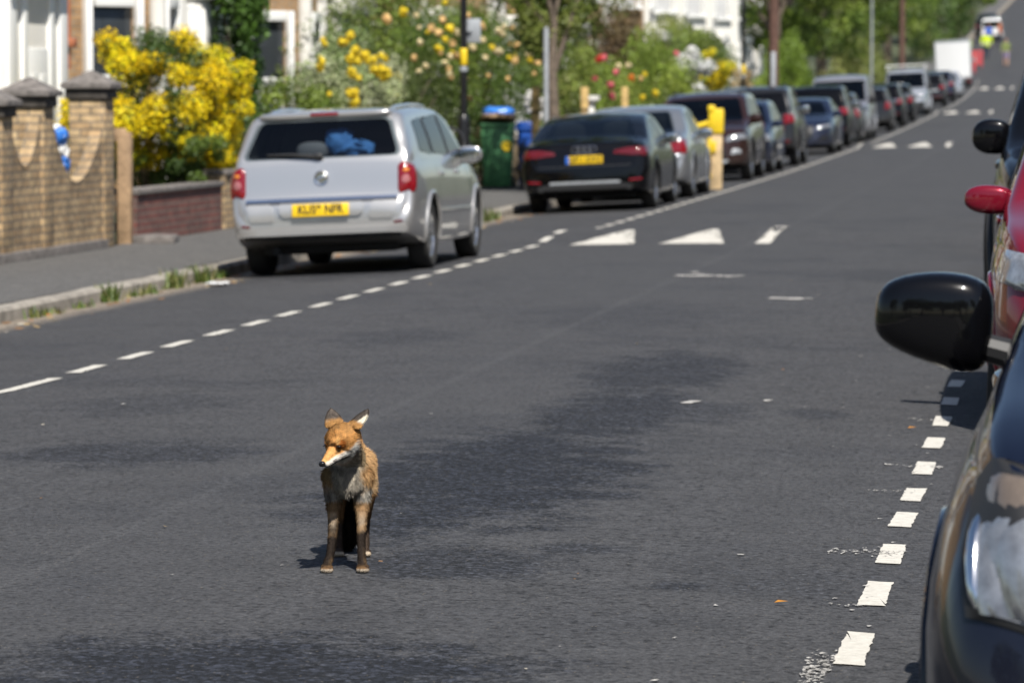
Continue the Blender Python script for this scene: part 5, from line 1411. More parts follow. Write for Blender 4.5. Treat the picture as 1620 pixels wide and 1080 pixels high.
# tall climbers and the peach rose hedge
shrub('tall_hedge', 'tall dark green hedge behind the pale shrub and the roses', 'hedge', -11.9, 67.5, 0, (0, 0, 2.4), (.9, 5.8, 2.3), 26000, .085, G_mid + G_olive, 90)
shrub('fern_shrub', 'arching fine leaved green shrub between the pale shrub and the black lamp post', 'shrub', -10.4, 61.0, 0, (0, 0, 1.3), (.8, 2.4, 1.25), 13000, .055, [(.085, .12, .03), (.12, .15, .04), (.065, .095, .03)], 40, asp=.3)
rt, rcl = shrub('rose_hedge', 'tall rose hedge with peach and yellow blooms behind the bins', 'rose bush', -10.6, 70.0, 0, (0, 0, 1.9), (.85, 7.0, 1.45), 26000, .07, G_mid + G_dark, 80)
for (x, y, k) in [(612, 30, 'peach'), (638, 20, 'yellow'), (683, 45, 'peach'), (694, 52, 'peach'), (700, 32, 'peach'), (712, 45, 'yellow'), (722, 52, 'cream'), (694, 78, 'yellow'), (716, 70, 'peach'), (722, 88, 'peach'), (704, 100, 'cream'), (712, 118, 'cream'), (740, 26, 'peach'), (763, 42, 'peach'), (779, 75, 'yellow'), (764, 64, 'cream'), (748, 76, 'cream'), (789, 50, 'cream'), (810, 45, 'peach'), (822, 52, 'cream'), (817, 72, 'peach'), (843, 64, 'peach'), (836, 86, 'cream'), (806, 92, 'yellow'), (815, 96, 'peach'), (850, 99, 'peach'), (742, 156, 'peach'), (713, 122, 'peach'), (790, 82, 'cream'), (828, 30, 'peach'), (665, 68, 'cream'), (655, 92, 'peach'), (735, 100, 'yellow'), (768, 92, 'cream')]:
    p = at_col(x, y, -9.72 + random.uniform(-.12, .1)); rose(rt, tuple(p - np.array(rt.location)), random.uniform(.055, .085), k)
for _ in range(26):
    p = at_col(random.uniform(640, 860), random.uniform(4, 130), -9.75 + random.uniform(-.12, .1)); rose(rt, tuple(p - np.array(rt.location)), random.uniform(.035, .065), random.choice(['peach', 'cream', 'cream', 'yellow']))
shrub('dark_shrub', 'dark shaded shrub behind the wheelie bins', 'shrub', -10.2, 68.5, 0, (0, 0, .75), (.5, 3.2, .65), 6000, .07, G_dark + [(.10, .06, .04)], 26)
shrub('lavender_shrub', 'low feathery plant by the blue wheelie bin', 'shrub', -8.85, 64.3, 0, (0, 0, .4), (.3, .35, .42), 1600, .05, [(.14, .13, .12), (.09, .12, .05)], 8, asp=.25)
shrub('garden_shrub', 'bright green weedy shrub at the foot of the black lamp post', 'shrub', -9.55, 56.0, 0, (0, 0, .55), (.45, 1.3, .6), 4200, .07, G_lime + G_mid, 16)
# white flowers low beside the timber stake
wt_, _ = shrub('white_flower_shrub', 'small shrub with white flowers between stake and blue bin', 'shrub', -9.3, 70.0, 0, (0, 0, .8), (.35, .8, .75), 2400, .07, G_mid, 12)
for (x, y) in [(835, 155), (833, 165), (837, 175), (857, 160), (862, 168), (855, 182), (852, 187), (838, 148)]:
    p = at_col(x, y, -9.0); rose(wt_, tuple(p - np.array(wt_.location)), random.uniform(.05, .08), 'white')
pt, _ = shrub('pink_rose_bush', 'rose bush with pink, coral and orange blooms behind the stakes', 'rose bush', -10.2, 86.0, 0, (0, 0, 1.35), (.7, 6.0, 1.2), 14000, .075, G_mid + G_lime, 50)
for (x, y, k) in [(948, 93, 'red'), (955, 92, 'pink'), (978, 106, 'cream'), (994, 104, 'cream'), (974, 115, 'pink'), (941, 125, 'pink'), (966, 135, 'pink'), (999, 124, 'orange'), (968, 152, 'pink'), (1013, 125, 'peach'), (1016, 155, 'yellow'), (1037, 148, 'yellow'), (1020, 118, 'yellow'), (1070, 85, 'pink')]:
    p = at_col(x, y, -9.45); rose(pt, tuple(p - np.array(pt.location)), random.uniform(.06, .1), k)
bm = bmesh.new(); lathe(bm, [(0, 0), (.16, 0), (.13, .1), (.09, .5), (.2, .6), (.2, .68), (0, .66)], 16)
tag(bm_obj('stone_urn', bm, M_white, loc=(-9.5, 78.5, .9)), 'pale stone urn on the garden wall below the pink roses', 'urn')
# the young street tree by the grey post
def tree(name, label, x, y, h, trunk, crown, n, size, pal, limbs=7, k=46, group=None, rad=.12, lean=0, fr=(.16, .34), shell_=(.4, 1.0), core=.5, flat_z=1.0, **kw):
    t = thing(name, label, 'tree', (x, y, pave(min(y, 890)) - .05), group=group)
    (cc, cr) = crown
    bm = bmesh.new()
    top = Vector((lean, 0, cc[2] + cr[2]*.3))
    pts = [Vector((lean*q*q + .03*math.sin(9*q), .03*math.cos(7*q), top.z*q)) for q in (0, .15, .3, .5, .75, 1)]
    tube(bm, pts, [rad*1.35, rad*1.05, rad*.95, rad*.8, rad*.5, rad*.2], 10)
    bm_obj('trunk', bm, M_bark, t)
    bm = bmesh.new()
    for i in range(limbs):
        a = 2*math.pi*i/limbs + random.random(); q0 = random.uniform(.35, .8)
        s = Vector((lean*q0*q0, 0, top.z*q0))
        e = Vector((cc[0] + cr[0]*.75*math.cos(a), cc[1] + cr[1]*.75*math.sin(a), cc[2] + cr[2]*random.uniform(-.3, .6)))
        m = s.lerp(e, .5) + Vector((0, 0, .12*cr[2]))
        tube(bm, [s, m, e], [rad*.5, rad*.32, rad*.1], 7)
    bm_obj('limbs', bm, M_bark, t)
    leaves('crown', sub_clumps(cc, cr, k, fr, shell_, 0.0, flat_z) + [(np.array(cc), np.array(cr)*core)], n, size, pal, t, **kw)
    return t
tree('street_tree', 'young street tree with thin trunk and light crown behind the grey post', -8.05, 61.7, 6, .1, ((-.1, .6, 3.5), (1.15, 1.6, 1.6)), 17000, .075, G_olive + G_mid, rad=.10)
shrub('apple_shrub', 'loose green shrub behind the young street tree', 'shrub', -10.6, 80.5, 0, (0, 0, 2.3), (.9, 4.2, 1.25), 11000, .09, G_olive + G_mid, 40)
shrub('lime_shrub', 'bright yellow green shrub beyond the pink roses', 'shrub', -10.3, 97.5, .1, (0, 0, 1.5), (.85, 6.0, 1.35), 13000, .10, G_lime + G_mid[:1], 46)
shrub('copper_shrub', 'reddish brown leaved shrub below the white houses', 'shrub', -11.9, 101.0, .1, (0, 0, 2.75), (1.0, 6, 1.2), 9000, .10, [(.14, .085, .045), (.11, .09, .04), (.16, .12, .06)], 34)
shrub('hazel_shrub', 'tall green shrub in front of the white houses', 'shrub', -12.0, 124.0, .3, (0, 0, 2.25), (.9, 13.0, 1.3), 30000, .12, G_mid + G_olive, 100)
shrub('hazel_shrub', 'tall olive shrub left of the white blossom', 'shrub', -11.6, 109.0, .2, (0, 0, 1.9), (.8, 4.0, 1.3), 8000, .11, G_olive + G_mid, 36)
wt2, wc2 = shrub('white_blossom_shrub', 'large shrub covered in white blossom under the white houses', 'shrub', -11.0, 113.5, .3, (0, 0, 2.1), (.75, 2.2, .75), 3500, .1, G_mid, 20)
o = leaves('blossom', wc2, 5200, .10, [(.78, .77, .76), (.7, .7, .72)], wt2, mat=M_petal, cvar=.05, lvar=.08, asp=.9); o['kind'] = 'stuff'
yt2, yc2 = shrub('broom_shrub', 'small yellow flowering shrub above the green fence up the street', 'shrub', -10.9, 122.5, .4, (0, 0, 1.9), (.7, 3.0, .75), 3000, .1, G_mid, 18)
o = leaves('blossom', yc2, 4200, .07, Y_broom, yt2, mat=M_petal, cvar=.06, lvar=.1, asp=.8); o['kind'] = 'stuff'
shrub('pampas_grass', 'straw coloured dome of dry grass beside the green fence', 'grass clump', -9.75, 119.5, .35, (0, 0, 1.55), (.42, .6, .55), 2600, .16, [(.42, .32, .17), (.5, .38, .2), (.36, .28, .15)], 14, asp=.15, st=0)
shrub('hedge', 'bright green clipped hedge right of the brown telegraph pole', 'hedge', -9.75, 138.0, .5, (0, 0, 1.5), (.75, 4.0, 1.7), 14000, .10, [(.16, .23, .03), (.13, .2, .025)], 60, cvar=.1, shell=4)
shrub('low_hedge', 'low green shrub under the far telegraph pole', 'hedge', -9.8, 128.0, .4, (0, 0, .9), (.6, 4, 1.0), 6000, .1, G_lime + G_mid, 30)
# the big trees over the pavement, farther up
G3 = 'big roadside trees up the street'
spec = [(-11.0, 150, (0, 0, 6.0), (3.0, 4.5, 3.9), 'large dark roadside tree nearest to the telegraph pole'),
        (-11.6, 164, (0, 0, 7.0), (3.6, 5.5, 4.6), 'second large roadside tree beyond the grey van'),
        (-11.2, 181, (0, 0, 6.8), (3.7, 6, 4.2), 'large roadside tree over the silver blue van'),
        (-11.6, 200, (0, 0, 7.2), (3.8, 6, 4.6), 'large roadside tree behind the thin brown pole'),
        (-11.8, 222, (0, 0, 7.0), (3.8, 6, 4.6), 'large roadside tree left of the white box van'),
        (-12.2, 246, (0, 0, 7.4), (4.0, 7, 5.0), 'large dark roadside tree above the white box van'),
        (-12.4, 275, (0, 0, 7.6), (4.0, 8, 5.2), 'dark roadside tree right behind the white box van')]
for i, (x, y, c, r, lab) in enumerate(spec):
    tree('roadside_tree', lab, x, y, 10, .3, (c, r), 11000, .24, G_mid + G_mid + G_lime[:1] + G_dark[:1], k=36, group=G3, rad=.26, limbs=9, cvar=.4, fr=(.2, .32), shell_=(.75, 1.08), core=.3, flat_z=.55)
shrub('hedge', 'long olive green hedge under the far trees behind the silver blue van', 'hedge', -10.2, 196.0, 1.0, (0, 0, 1.4), (.8, 30, 2.0), 16000, .17, G_olive + [(.15, .15, .04)], 110)
shrub('hedge', 'dark leafy undergrowth behind the grey van below the big trees', 'hedge', -10.6, 152.0, .7, (0, 0, .9), (.8, 13, 1.4), 9000, .14, G_dark + G_mid, 60)
shrub('hedge', 'dark garden hedge beyond the workers up the hill', 'hedge', -9.9, 300.0, 5.2, (0, 0, .8), (1.2, 42, 2.2), 12000, .25, G_dark + G_olive, 80)
shrub('hedge', 'dark overgrown hedge along the pavement left of the workers', 'hedge', -8.9, 330.0, 6.0, (0, 0, 1.2), (.9, 62, 3.2), 16000, .3, G_dark + G_dark + [(.12, .10, .07)], 130)
G4 = 'trees on the distant hill'
for i in range(9):
    y = 305 + i*34; x = -10.3 - (i % 3)*(.5 if i < 4 else 1.3)
    tree('hill_tree', 'dark tree on the left side of the distant hill', x, y, 12, .3, ((0, 0, 6.2), (3.4, 9, 6.2)), 5200, .45, G_dark + G_mid, k=46, group=G4, rad=.3, cvar=.35)
for i in range(5):
    y = 430 + i*45
    tree('hill_tree', 'tree on the right side of the distant hill', 8.5 + i % 2, y, 12, .3, ((0, 0, 7), (4, 9, 6)), 3000, .55, G_dark + G_mid, k=34, group='trees right of the distant hill road', rad=.3)
# unseen trees added behind the camera to darken what the parked cars reflect
t0_ = tree('reflected_tree', 'large unseen tree added for the parked cars to reflect', -9.5, -24, 12, .3, ((0, 0, 6.4), (5.2, 5.2, 5.0)), 6500, .42, G_mid + G_dark, k=50, group='unseen trees added for car reflections', rad=.3)
for (x, y, s) in [(-4.0, -52, 1.25), (6.5, -30, 1.1), (-17, -38, 1.3), (16, -45, 1.35), (-28, -20, 1.3), (26, -30, 1.4), (3, -60, 1.4), (-12, -62, 1.4)]:
    o = dup(t0_, None, (x, y, -.05), (0, 0, random.random()*6)); o.scale = (s, s, s)
# weeds along the kerb
def weed(label, x, y, h, n):
    t = thing('weed_tuft', label, 'weed', (x, y, min(road(max(x, KL+.01), y), pave(y))), group='weeds along the left kerb')
    P = []; c = []
    for _ in range(n):
        a = random.random()*6.28; l = h*random.uniform(.4, 1.1); o_ = Vector((random.gauss(0, .05), random.gauss(0, .10), 0)); d = Vector((math.cos(a)*.5, math.sin(a)*.5, 1)).normalized()
        s = d.cross(Vector((0, 0, 1))).normalized()*.009; tip = o_ + d*l
        P += [o_ - s, o_ + s, tip + s*.3 + Vector((0, 0, -.02*l)), tip - s*.3]
        g = random.choice([(.11, .17, .03), (.16, .21, .04), (.22, .20, .07), (.08, .14, .03)]); c += [(*g, 1)]*4
    poly_mesh_np('blades', np.array(P), n, 4, c, M_leaf, t)
wl = ['first', 'second', 'third', 'fourth', 'fifth', 'sixth', 'seventh', 'eighth', 'ninth', 'tenth', 'eleventh']
for i, (y, h, n) in enumerate([(28.7, .10, 50), (29.1, .07, 40), (30.1, .07, 40), (31.0, .17, 80), (31.9, .08, 50), (32.3, .10, 50), (33.3, .19, 120), (34.4, .18, 110), (35.2, .10, 60)]):
    weed('%s weed tuft along the kerb, counted from the left edge' % wl[i], KL + .03 + random.uniform(-.01, .03), y, h, n)
for i, (x, y, h) in enumerate([(KL-.1, 30.2, .04), (KL-.1, 33.0, .04), (KL - .02, 50.6, .2), (KL + .02, 51.6, .22), (KL+.02, 52.6, .16), (WX + .1, 39.3, .12), (WX+.08, 36.0, .08), (WX+.08, 34.2, .07)]):
    weed(['weed growing on the kerb top near the left edge', 'weed on top of the kerb before the silver car', 'weed by the kerb in front of the silver car', 'taller weed by the kerb ahead of the silver car', 'weed between the silver car and the black saloon', 'weed at the foot of the last brick pillar', 'weed at the foot of the brick garden wall', 'weed by the wall near the left edge'][i], x, y, h, 90)
# leaf litter and grit
P, c = [], []
for _ in range(230):
    if random.random() < .7: x = random.uniform(KL+.02, -7.2); y = random.uniform(25, 60)
    else: x = random.uniform(-5.5, -.3); y = random.uniform(9.5, 34)
    if x > -6.5 and random.random() < .5: continue
    s = random.uniform(.003, .008) if x > -6.5 else random.uniform(.01, .03); z = road(x, y) + .008
    a = random.random()*6.28; d1 = np.array([math.cos(a), math.sin(a), 0])*s*1.6; d2 = np.array([-math.sin(a), math.cos(a), .3])*s
    p = np.array([x, y, z]); P += [p-d1, p+d2, p+d1, p-d2]; g = random.choice([(.36, .16, .05), (.42, .30, .14), (.5, .45, .36), (.22, .13, .07)]); c += [(*g, 1)]*4
for x, y in [(-.845, 11.83), (-.70, 18.3)]:
    p = np.array([x, y, road(x, y) + .012]); P += [p + np.array(q) for q in ((-.020, -.008, 0), (.016, -.006, .004), (.022, .006, .003), (-.010, .008, .006))]; c += [(.55, .24, .04, 1)]*4
o = poly_mesh_np('leaf_litter', np.array(P), len(P)//4, 4, c, M_petal); tag(o, 'scattered dry leaves and grit on the road', 'litter', kind='stuff')
# ------------------------------------------------------------------ bodies grown from overlapping volumes into one skin
def blob(parts, voxel, smooth=6, factor=.5):
    bm = bmesh.new()
    def ball(c, r, rot=None):
        g = bmesh.ops.create_icosphere(bm, subdivisions=2, radius=1.0)
        r = (r, r, r) if not hasattr(r, '__len__') else r
        for v in g['verts']:
            p = Vector((v.co.x*r[0], v.co.y*r[1], v.co.z*r[2]))
            if rot is not None: p = rot @ p
            v.co = p + Vector(c)
    for p in parts:
        if p[0] == 's': ball(p[1], p[2], p[3] if len(p) > 3 else None)
        else:
            pts = p[1]; rs = p[2]
            for i in range(len(pts)-1):
                a, c = Vector(pts[i]), Vector(pts[i+1]); n = max(2, int((c-a).length/(min(rs[i], rs[i+1])*.35)) + 1)
                for k in range(n + (1 if i == len(pts)-2 else 0)):
                    t = k/n; ball(a.lerp(c, t), rs[i]*(1-t) + rs[i+1]*t)
    me = bpy.data.meshes.new('b'); bm.to_mesh(me); bm.free()
    o = link(bpy.data.objects.new('b', me))
    m = o.modifiers.new('r', 'REMESH'); m.mode = 'VOXEL'; m.voxel_size = voxel
    s = o.modifiers.new('s', 'SMOOTH'); s.factor = factor; s.iterations = smooth
    dg = bpy.context.evaluated_depsgraph_get(); dg.update()
    out = bpy.data.meshes.new_from_object(o.evaluated_get(dg), depsgraph=dg)
    bpy.data.objects.remove(o)
    return out
def vcols(me, fn):
    n = len(me.vertices)
    co = np.empty(n*3, np.float32); me.vertices.foreach_get('co', co); co = co.reshape(-1, 3).astype(float)
    no = np.empty(n*3, np.float32); me.vertices.foreach_get('normal', no); no = no.reshape(-1, 3).astype(float)
    c = fn(co, no)
    a = me.color_attributes.new('Col', 'FLOAT_COLOR', 'POINT')
    a.data.foreach_set('color', np.concatenate([c, np.ones((n, 1))], 1).astype(np.float32).ravel())
    return co, no, c
# ------------------------------------------------------------------ the fox
M_fox = col_attr('fox_skin', 0.85, spec=0.1)
M_fur = col_attr('fox_fur', 0.7, spec=0.15)
M_nose = simple('wet_black_nose', (0.012, 0.011, 0.012), 0.28)
M_eye = simple('dark_eye', (0.015, 0.01, 0.006), 0.08)
fx, fy = -2.272, 12.26
fox = thing('fox', 'thin red fox standing on the road facing the camera, head turned aside with narrowed eyes', 'fox', (fx, fy, road(fx, fy) + .001), (0, 0, math.atan2(2.272, 12.26)))
yw, pt_ = R(38), R(25)
hf = Vector((-math.sin(yw)*math.cos(pt_), -math.cos(yw)*math.cos(pt_), -math.sin(pt_)))
hs = Vector((math.cos(yw), -math.sin(yw), 0)); hu = hf.cross(hs)*-1
if hu.z < 0: hu = -hu
HC = Vector((-.004, -.066, .428))
HK = 1.07
def H(f, s, u): return HC + (hf*f + hs*s + hu*u)*HK
Mh = Matrix((hs, hf, hu)).transposed()            # local (s, f, u) -> fox space
parts = [
    ('s', (.014, .075, .322), (.046, .095, .080)), ('s', (.010, .020, .305), (.040, .044, .070)),
    ('s', (.020, .17, .318), (.047, .12, .076)), ('s', (.024, .30, .328), (.040, .12, .062)), ('s', (.026, .40, .335), (.044, .085, .068)),
    ('c', [(.012, .04, .345), (.008, -.008, .385), (.002, -.045, .415)], [.046, .041, .038]),
    ('s', (.022, .045, .355), (.040, .06, .055)), ('s', (.046, .062, .300), (.030, .060, .058)), ('s', (-.024, .062, .300), (.028, .060, .058)),
    # head
    ('s', H(0, 0, .003), (.056, .060, .049), Mh), ('s', H(.004, .030, -.014), (.024, .042, .031), Mh), ('s', H(.004, -.030, -.014), (.024, .042, .031), Mh), ('s', H(-.012, .030, .008), (.022, .034, .028), Mh), ('s', H(-.012, -.030, .008), (.022, .034, .028), Mh), ('c', [H(.02, .027, -.026), H(.055, .013, -.024), H(.102, .007, -.0245)], [.022, .0165, .0105]), ('c', [H(.02, -.027, -.026), H(.055, -.013, -.024), H(.102, -.007, -.0245)], [.022, .0165, .0105]),
    ('c', [H(.030, 0, -.008), H(.062, 0, -.013), H(.108, 0, -.020)], [.031, .0200, .0118]),
    ('c', [H(.030, 0, -.030), H(.070, 0, -.030), H(.098, 0, -.031)], [.024, .0155, .0095]),
    ('s', H(.040, .018, .010), (.014, .018, .010), Mh), ('s', H(.040, -.018, .010), (.014, .018, .010), Mh),
    ('s', H(.03, 0, .018), (.028, .03, .016), Mh)]
# front legs
for (sx, ex, wx, px) in ((-.034, -.033, -.040, -.056), (.058, .057, .054, .058)):
    parts += [('c', [(sx, .05, .30), (ex, .065, .215), (ex*.6 + wx*.4, .05, .15), (wx, .035, .088), (wx*.6 + px*.4, .022, .045), (px, .006, .020)], [.034, .0215, .0150, .0125, .0118, .0136]),
              ('s', (px, -.008, .0145), (.0200, .030, .0130))]
    for q, dy in ((-.0150, .004), (-.0052, -.003), (.0052, -.003), (.0150, .004)):
        parts.append(('s', (px + q, -.034 + dy, .0098), (.0060, .0125, .0092)))
# hind legs
for (hx, kx, ox, px) in ((.0, -.022, -.018, -.018), (.054, .072, .070, .070)):
    parts += [('c', [(hx, .41, .31), (kx, .375, .225), ((kx+ox)/2, .425, .165), (ox, .475, .118), (ox, .462, .07), (px, .445, .022)], [.052, .036, .023, .0155, .0125, .0130]),
              ('s', (px, .425, .0135), (.019, .030, .0125))]
    for q in (-.013, -.0045, .0045, .013): parts.append(('s', (px + q, .402, .009), (.0055, .011, .0085)))
# tail
parts.append(('c', [(.026, .47, .345), (.024, .53, .29), (.016, .565, .21), (.010, .57, .12), (.008, .565, .055), (.008, .56, .03)], [.020, .024, .030, .032, .022, .010]))
# ears: flattened tapering cups
EAR = []
for sd, base, tip, wax in ((1, H(-.020, .036, .034), Vector((.0735, -.046, .516)), Vector((.86, -.5, 0))), (-1, H(-.020, -.034, .034), Vector((-.041, -.016, .516)), Vector((.98, .15, 0)))):
    ax = (tip - base).normalized(); wa = (wax - ax*wax.dot(ax)).normalized(); nn = ax.cross(wa)
    Me = Matrix((wa, nn, ax)).transposed()
    EAR.append((sd, base.copy(), tip.copy(), wa.copy(), nn.copy()))
    for k in range(12):
        t = k/11
        wd = (.0265 if sd < 0 else .0235)*(1 - t**2.2)**.75 + .0045
        parts.append(('s', base.lerp(tip, t), (wd*1.06, .0056, .009), Me))
fme = blob(parts, .0030, 5, .5)
rs_ = np.random.default_rng(5)
def npv(v): return np.array(v, float)
def foxcol(co, no):
    n = len(co); x, y, z = co.T
    from mathutils import noise as _nz
    nz = np.array([_nz.noise(Vector(p)*32) for p in co])
    nz2 = np.array([_nz.noise(Vector(p)*90) for p in co])
    nz3 = np.array([_nz.noise(Vector((p[0]*60, p[1]*60, p[2]*18))) for p in co])
    c = np.tile(npv((.50, .315, .155)), (n, 1))
    def put(m, col, a=1.0):
        m = np.clip(m, 0, 1)[:, None]*a; c[:] = c*(1-m) + npv(col)*m
    ss = lambda v, a, b: np.clip((v-a)/(b-a), 0, 1)
    # flanks paler low down, back greyer
    put(ss(.30 - z, 0, .05)*ss(y, .08, .14), (.36, .25, .14), .8)
    put(ss(z, .37, .41)*ss(y, .1, .2), (.30, .17, .075), .6)
    # breast
    br_ = ss(.052 - np.abs(x - .006) + nz*.012, 0, .014)*ss(.085 - y, 0, .03)*ss(z, .20, .235)*ss(.425-z, 0, .02)
    put(br_, (.42, .38, .32)); put(br_*ss(nz, .12, .4), (.56, .50, .40)); put(br_*ss(nz2, .15, .5), (.60, .55, .46), .6)
    pn = ss(x + nz*.012, .034, .052)*ss(.075-y, 0, .03)*ss(z, .325, .345)*ss(.425-z, 0, .02); put(pn, (.52, .42, .28))
    pl = ss(-.030 - x + nz*.01, 0, .014)*ss(.06-y, 0, .03)*ss(z, .27, .30)*ss(.40-z, 0, .03); put(pl, (.40, .28, .14))
    fl = ss(np.abs(x - .006) + nz*.012, .030, .044)*ss(.085-y, 0, .02)*ss(z + nz*.04, .18, .225)*ss(.285-z+nz*.04, 0, .04); put(fl, (.46, .43, .38)); put(fl*ss(nz3, .1, .5), (.14, .12, .10), .8)
    # fore legs
    leg = (z < .225) & (y < .12)
    m = leg.astype(float)
    put(m, (.36, .225, .115)); put(m*ss(-no[:, 1] + nz*.25, .55, 1.0)*ss(z + nz*.03, .100, .150)*ss(.20-z, 0, .05), (.52, .42, .31), .9)
    put(m*ss(.172 - z + nz*.04, 0, .055), (.024, .017, .013)); put(m*ss(.06-z+nz*.02, 0, .02)*ss(no[:, 0], .1, .7), (.17, .11, .06), .7)
    put(m*ss(.026-z, 0, .01), (.15, .085, .04)); put(m*ss(.030-z, 0, .01)*ss(nz2, 0, .4), (.04, .025, .018), .9)
    put(m*ss(.015-z, 0, .004)*ss(-.030-y, 0, .006), (.42, .35, .27))
    # hind legs and tail
    hl = ((z < .22) & (y > .3) & (y < .5)).astype(float); put(hl, (.26, .15, .07)); put(hl*ss(.13-z, 0, .03), (.055, .038, .028)); put(hl*ss(.02-z, 0, .005)*ss(.41-y, 0, .01), (.42, .34, .25))
    tl = ss(y, .50, .52); put(tl, (.060, .046, .036)); put(tl*ss(nz3, .15, .4), (.12, .09, .065), .7)
    # head
    rel = co - npv(HC); f = rel@npv(hf)/HK; s = rel@npv(hs)/HK; u = rel@npv(hu)/HK
    hd = ((f > -.055) & (z > .335) & (np.abs(s) < .075) & (f + .25*u > -.04) & (y < .035)).astype(float)*ss(f + u*.6 + .052, 0, .012)
    put(hd, (.64, .33, .11)); put(hd*ss(u, .02, .034)*ss(.03-f, 0, .02), (.36, .20, .075), .75); put(hd*ss(nz2, .1, .5)*ss(u, .012, .03), (.24, .14, .06), .6)
    put(hd*ss(f, .062, .085)*ss(u, -.022, -.012), (.60, .33, .12), .7)
    lo = -.0105 + .34*np.clip(.040-f, 0, .05) - .03*np.clip(f-.06, 0, .1) + .004*nz2 + .002*nz                 # edge of the white cheek and lip
    wh = hd*ss(lo - u, 0, .008)*ss(f + nz*.012, -.022, .004); put(wh, (.76, .73, .67))
    put(wh*ss(nz3, .1, .5), (.42, .38, .33), .65)
    put(hd*ss(f, .074, .080)*ss(.092-f, 0, .006)*ss(.0055-np.abs(u+.021+.004), 0, .003)*ss(np.abs(s), .005, .008), (.20, .17, .15), .85)   # whisker spot
    put(hd*ss(.0026-.5*np.abs(u + .0325), 0, .0015)*ss(f, .03, .04), (.02, .016, .014))         # mouth
    put(hd*ss(-.040 - u, 0, .006)*ss(f, .0, .02), (.34, .31, .27), .6)  # chin underside greyed: shade below the jaw put into the coat colour
    for sg in (-1, 1):
        d = np.sqrt(((f-.047)/.020)**2 + ((s-sg*.0255)/.015)**2 + ((u-.010)/.0125)**2); put(hd*ss(1.25-d, 0, .4), (.38, .125, .025))
        dt = np.abs((s - sg*(.0235 - (f-.05)*.28))); put(hd*ss(.0042-dt, 0, .003)*ss(f, .05, .053)*ss(.072-f, 0, .006)*ss(u, -.014, -.008), (.10, .055, .025), .9)
        put(hd*ss(.009 - np.sqrt(((f-.050)*.55)**2 + (s-sg*.020)**2 + ((u-.021)*.9)**2), 0, .004), (.66, .42, .16), .7)
    put(hd*ss(f, .110, .114)*ss(u, -.030, -.027), (.014, .012, .012))
    # ears
    for sd, b, tp, wa, nn in EAR:
        q = co - npv(b); ax = npv((tp-b).normalized()); hgt = q@ax; ln = (tp-b).length; ww = q@npv(wa); qn = q@npv(nn)
        em = ((hgt > .012) & (hgt < ln + .02) & (np.abs(ww) < .036) & (np.abs(qn) < .014)).astype(float)*ss(hgt, .012, .026)
        put(em, (.085, .070, .060)); put(em*ss(nz2, .1, .5), (.15, .125, .105), .7)
        if sd > 0: put(em*ss(ww - .022*(hgt/ln) + .004, .0, .004), (.66, .61, .50)); put(em*ss(.26*ln - hgt, 0, .02)*ss(.004-ww, 0, .006), (.50, .28, .10), .9)
        else: put(em*ss(-ww - .015, 0, .004)*ss(.4*ln-hgt, 0, .015), (.70, .66, .56)); put(em*ss(.20*ln - hgt, 0, .015)*ss(ww + .014, 0, .006), (.48, .27, .10), .9)
    return np.clip(c*(1 + .10*nz2[:, None]), .004, .9)
fco, fno, fcl = vcols(fme, foxcol)
fbody = finish('body', fme, M_fox, fox, True, None)
# fur: many fine tapered blades lying along the coat
fme.calc_loop_triangles()
T = np.array([t.vertices[:] for t in fme.loop_triangles]); A, B_, C_ = fco[T[:, 0]], fco[T[:, 1]], fco[T[:, 2]]
cr_ = np.cross(B_-A, C_-A); ar = np.linalg.norm(cr_, axis=1)/2
cen = (A+B_+C_)/3
wt = ar*np.where(cen[:, 1] < .12, 1.0, .6)*np.where((cen[:, 2] > .33) & (cen[:, 1] < .03), 2.1, 1.0)
NF = 130000
ti = rs_.choice(len(T), NF, p=wt/wt.sum())
r1 = np.sqrt(rs_.random(NF)); r2 = rs_.random(NF)
bw = np.stack([1-r1, r1*(1-r2), r1*r2], 1)[:, :, None]
P = (fco[T[ti]]*bw).sum(1); Nn = (fno[T[ti]]*bw).sum(1); Nn /= np.linalg.norm(Nn, axis=1, keepdims=True); Cc = (fcl[T[ti]]*bw).sum(1)
x, y, z = P.T
rel = P - npv(HC); f = rel@npv(hf)/HK; s = rel@npv(hs)/HK; u = rel@npv(hu)/HK
head = (f > -.05) & (z > .34) & (y < .03)
ear = np.zeros(NF, bool)
for sd, b, tp, wa, nn in EAR:
    q = P - npv(b); hgt = q@npv((tp-b).normalized()); ear |= (hgt > .014) & (np.abs(q@npv(wa)) < .036) & (np.abs(q@npv(nn)) < .016)
leg = (z < .2)
tail = y > .505
flow = np.tile(npv((0, .8, -.5)), (NF, 1))
flow[head] = -npv(hf) - .15*npv(hu)
flow[(~head) & (y < .09) & (z > .2)] = npv((0, .25, -1))
flow[leg] = npv((0, .15, -1)); flow[tail] = npv((0, .05, -1))
flow[ear] = npv((0, 0, 1))
ln = np.full(NF, .0125)
ln[(~head) & (y < .09) & (z > .2)] = .0155
ln[head] = .0075; ln[head & (f > .06)] = .0035; ln[head & (f < -.0) & (u < -.005)] = .013; ln[leg] = .0075; ln[leg & (z < .03)] = .0035; ln[tail] = .040; ln[ear] = .0055
ln[head & (f > .104)] = .0005
ln *= rs_.uniform(.55, 1.35, NF)
tg = flow - Nn*np.sum(flow*Nn, 1, keepdims=True); tg /= np.linalg.norm(tg, axis=1, keepdims=True) + 1e-9
tg += .28*rs_.normal(size=(NF, 3)); 
D = tg + Nn*(rs_.uniform(.22, .62, NF)*np.where(head, .6, 1.0))[:, None]; D /= np.linalg.norm(D, axis=1, keepdims=True)
D2 = D - Nn*.35; D2 /= np.linalg.norm(D2, axis=1, keepdims=True)
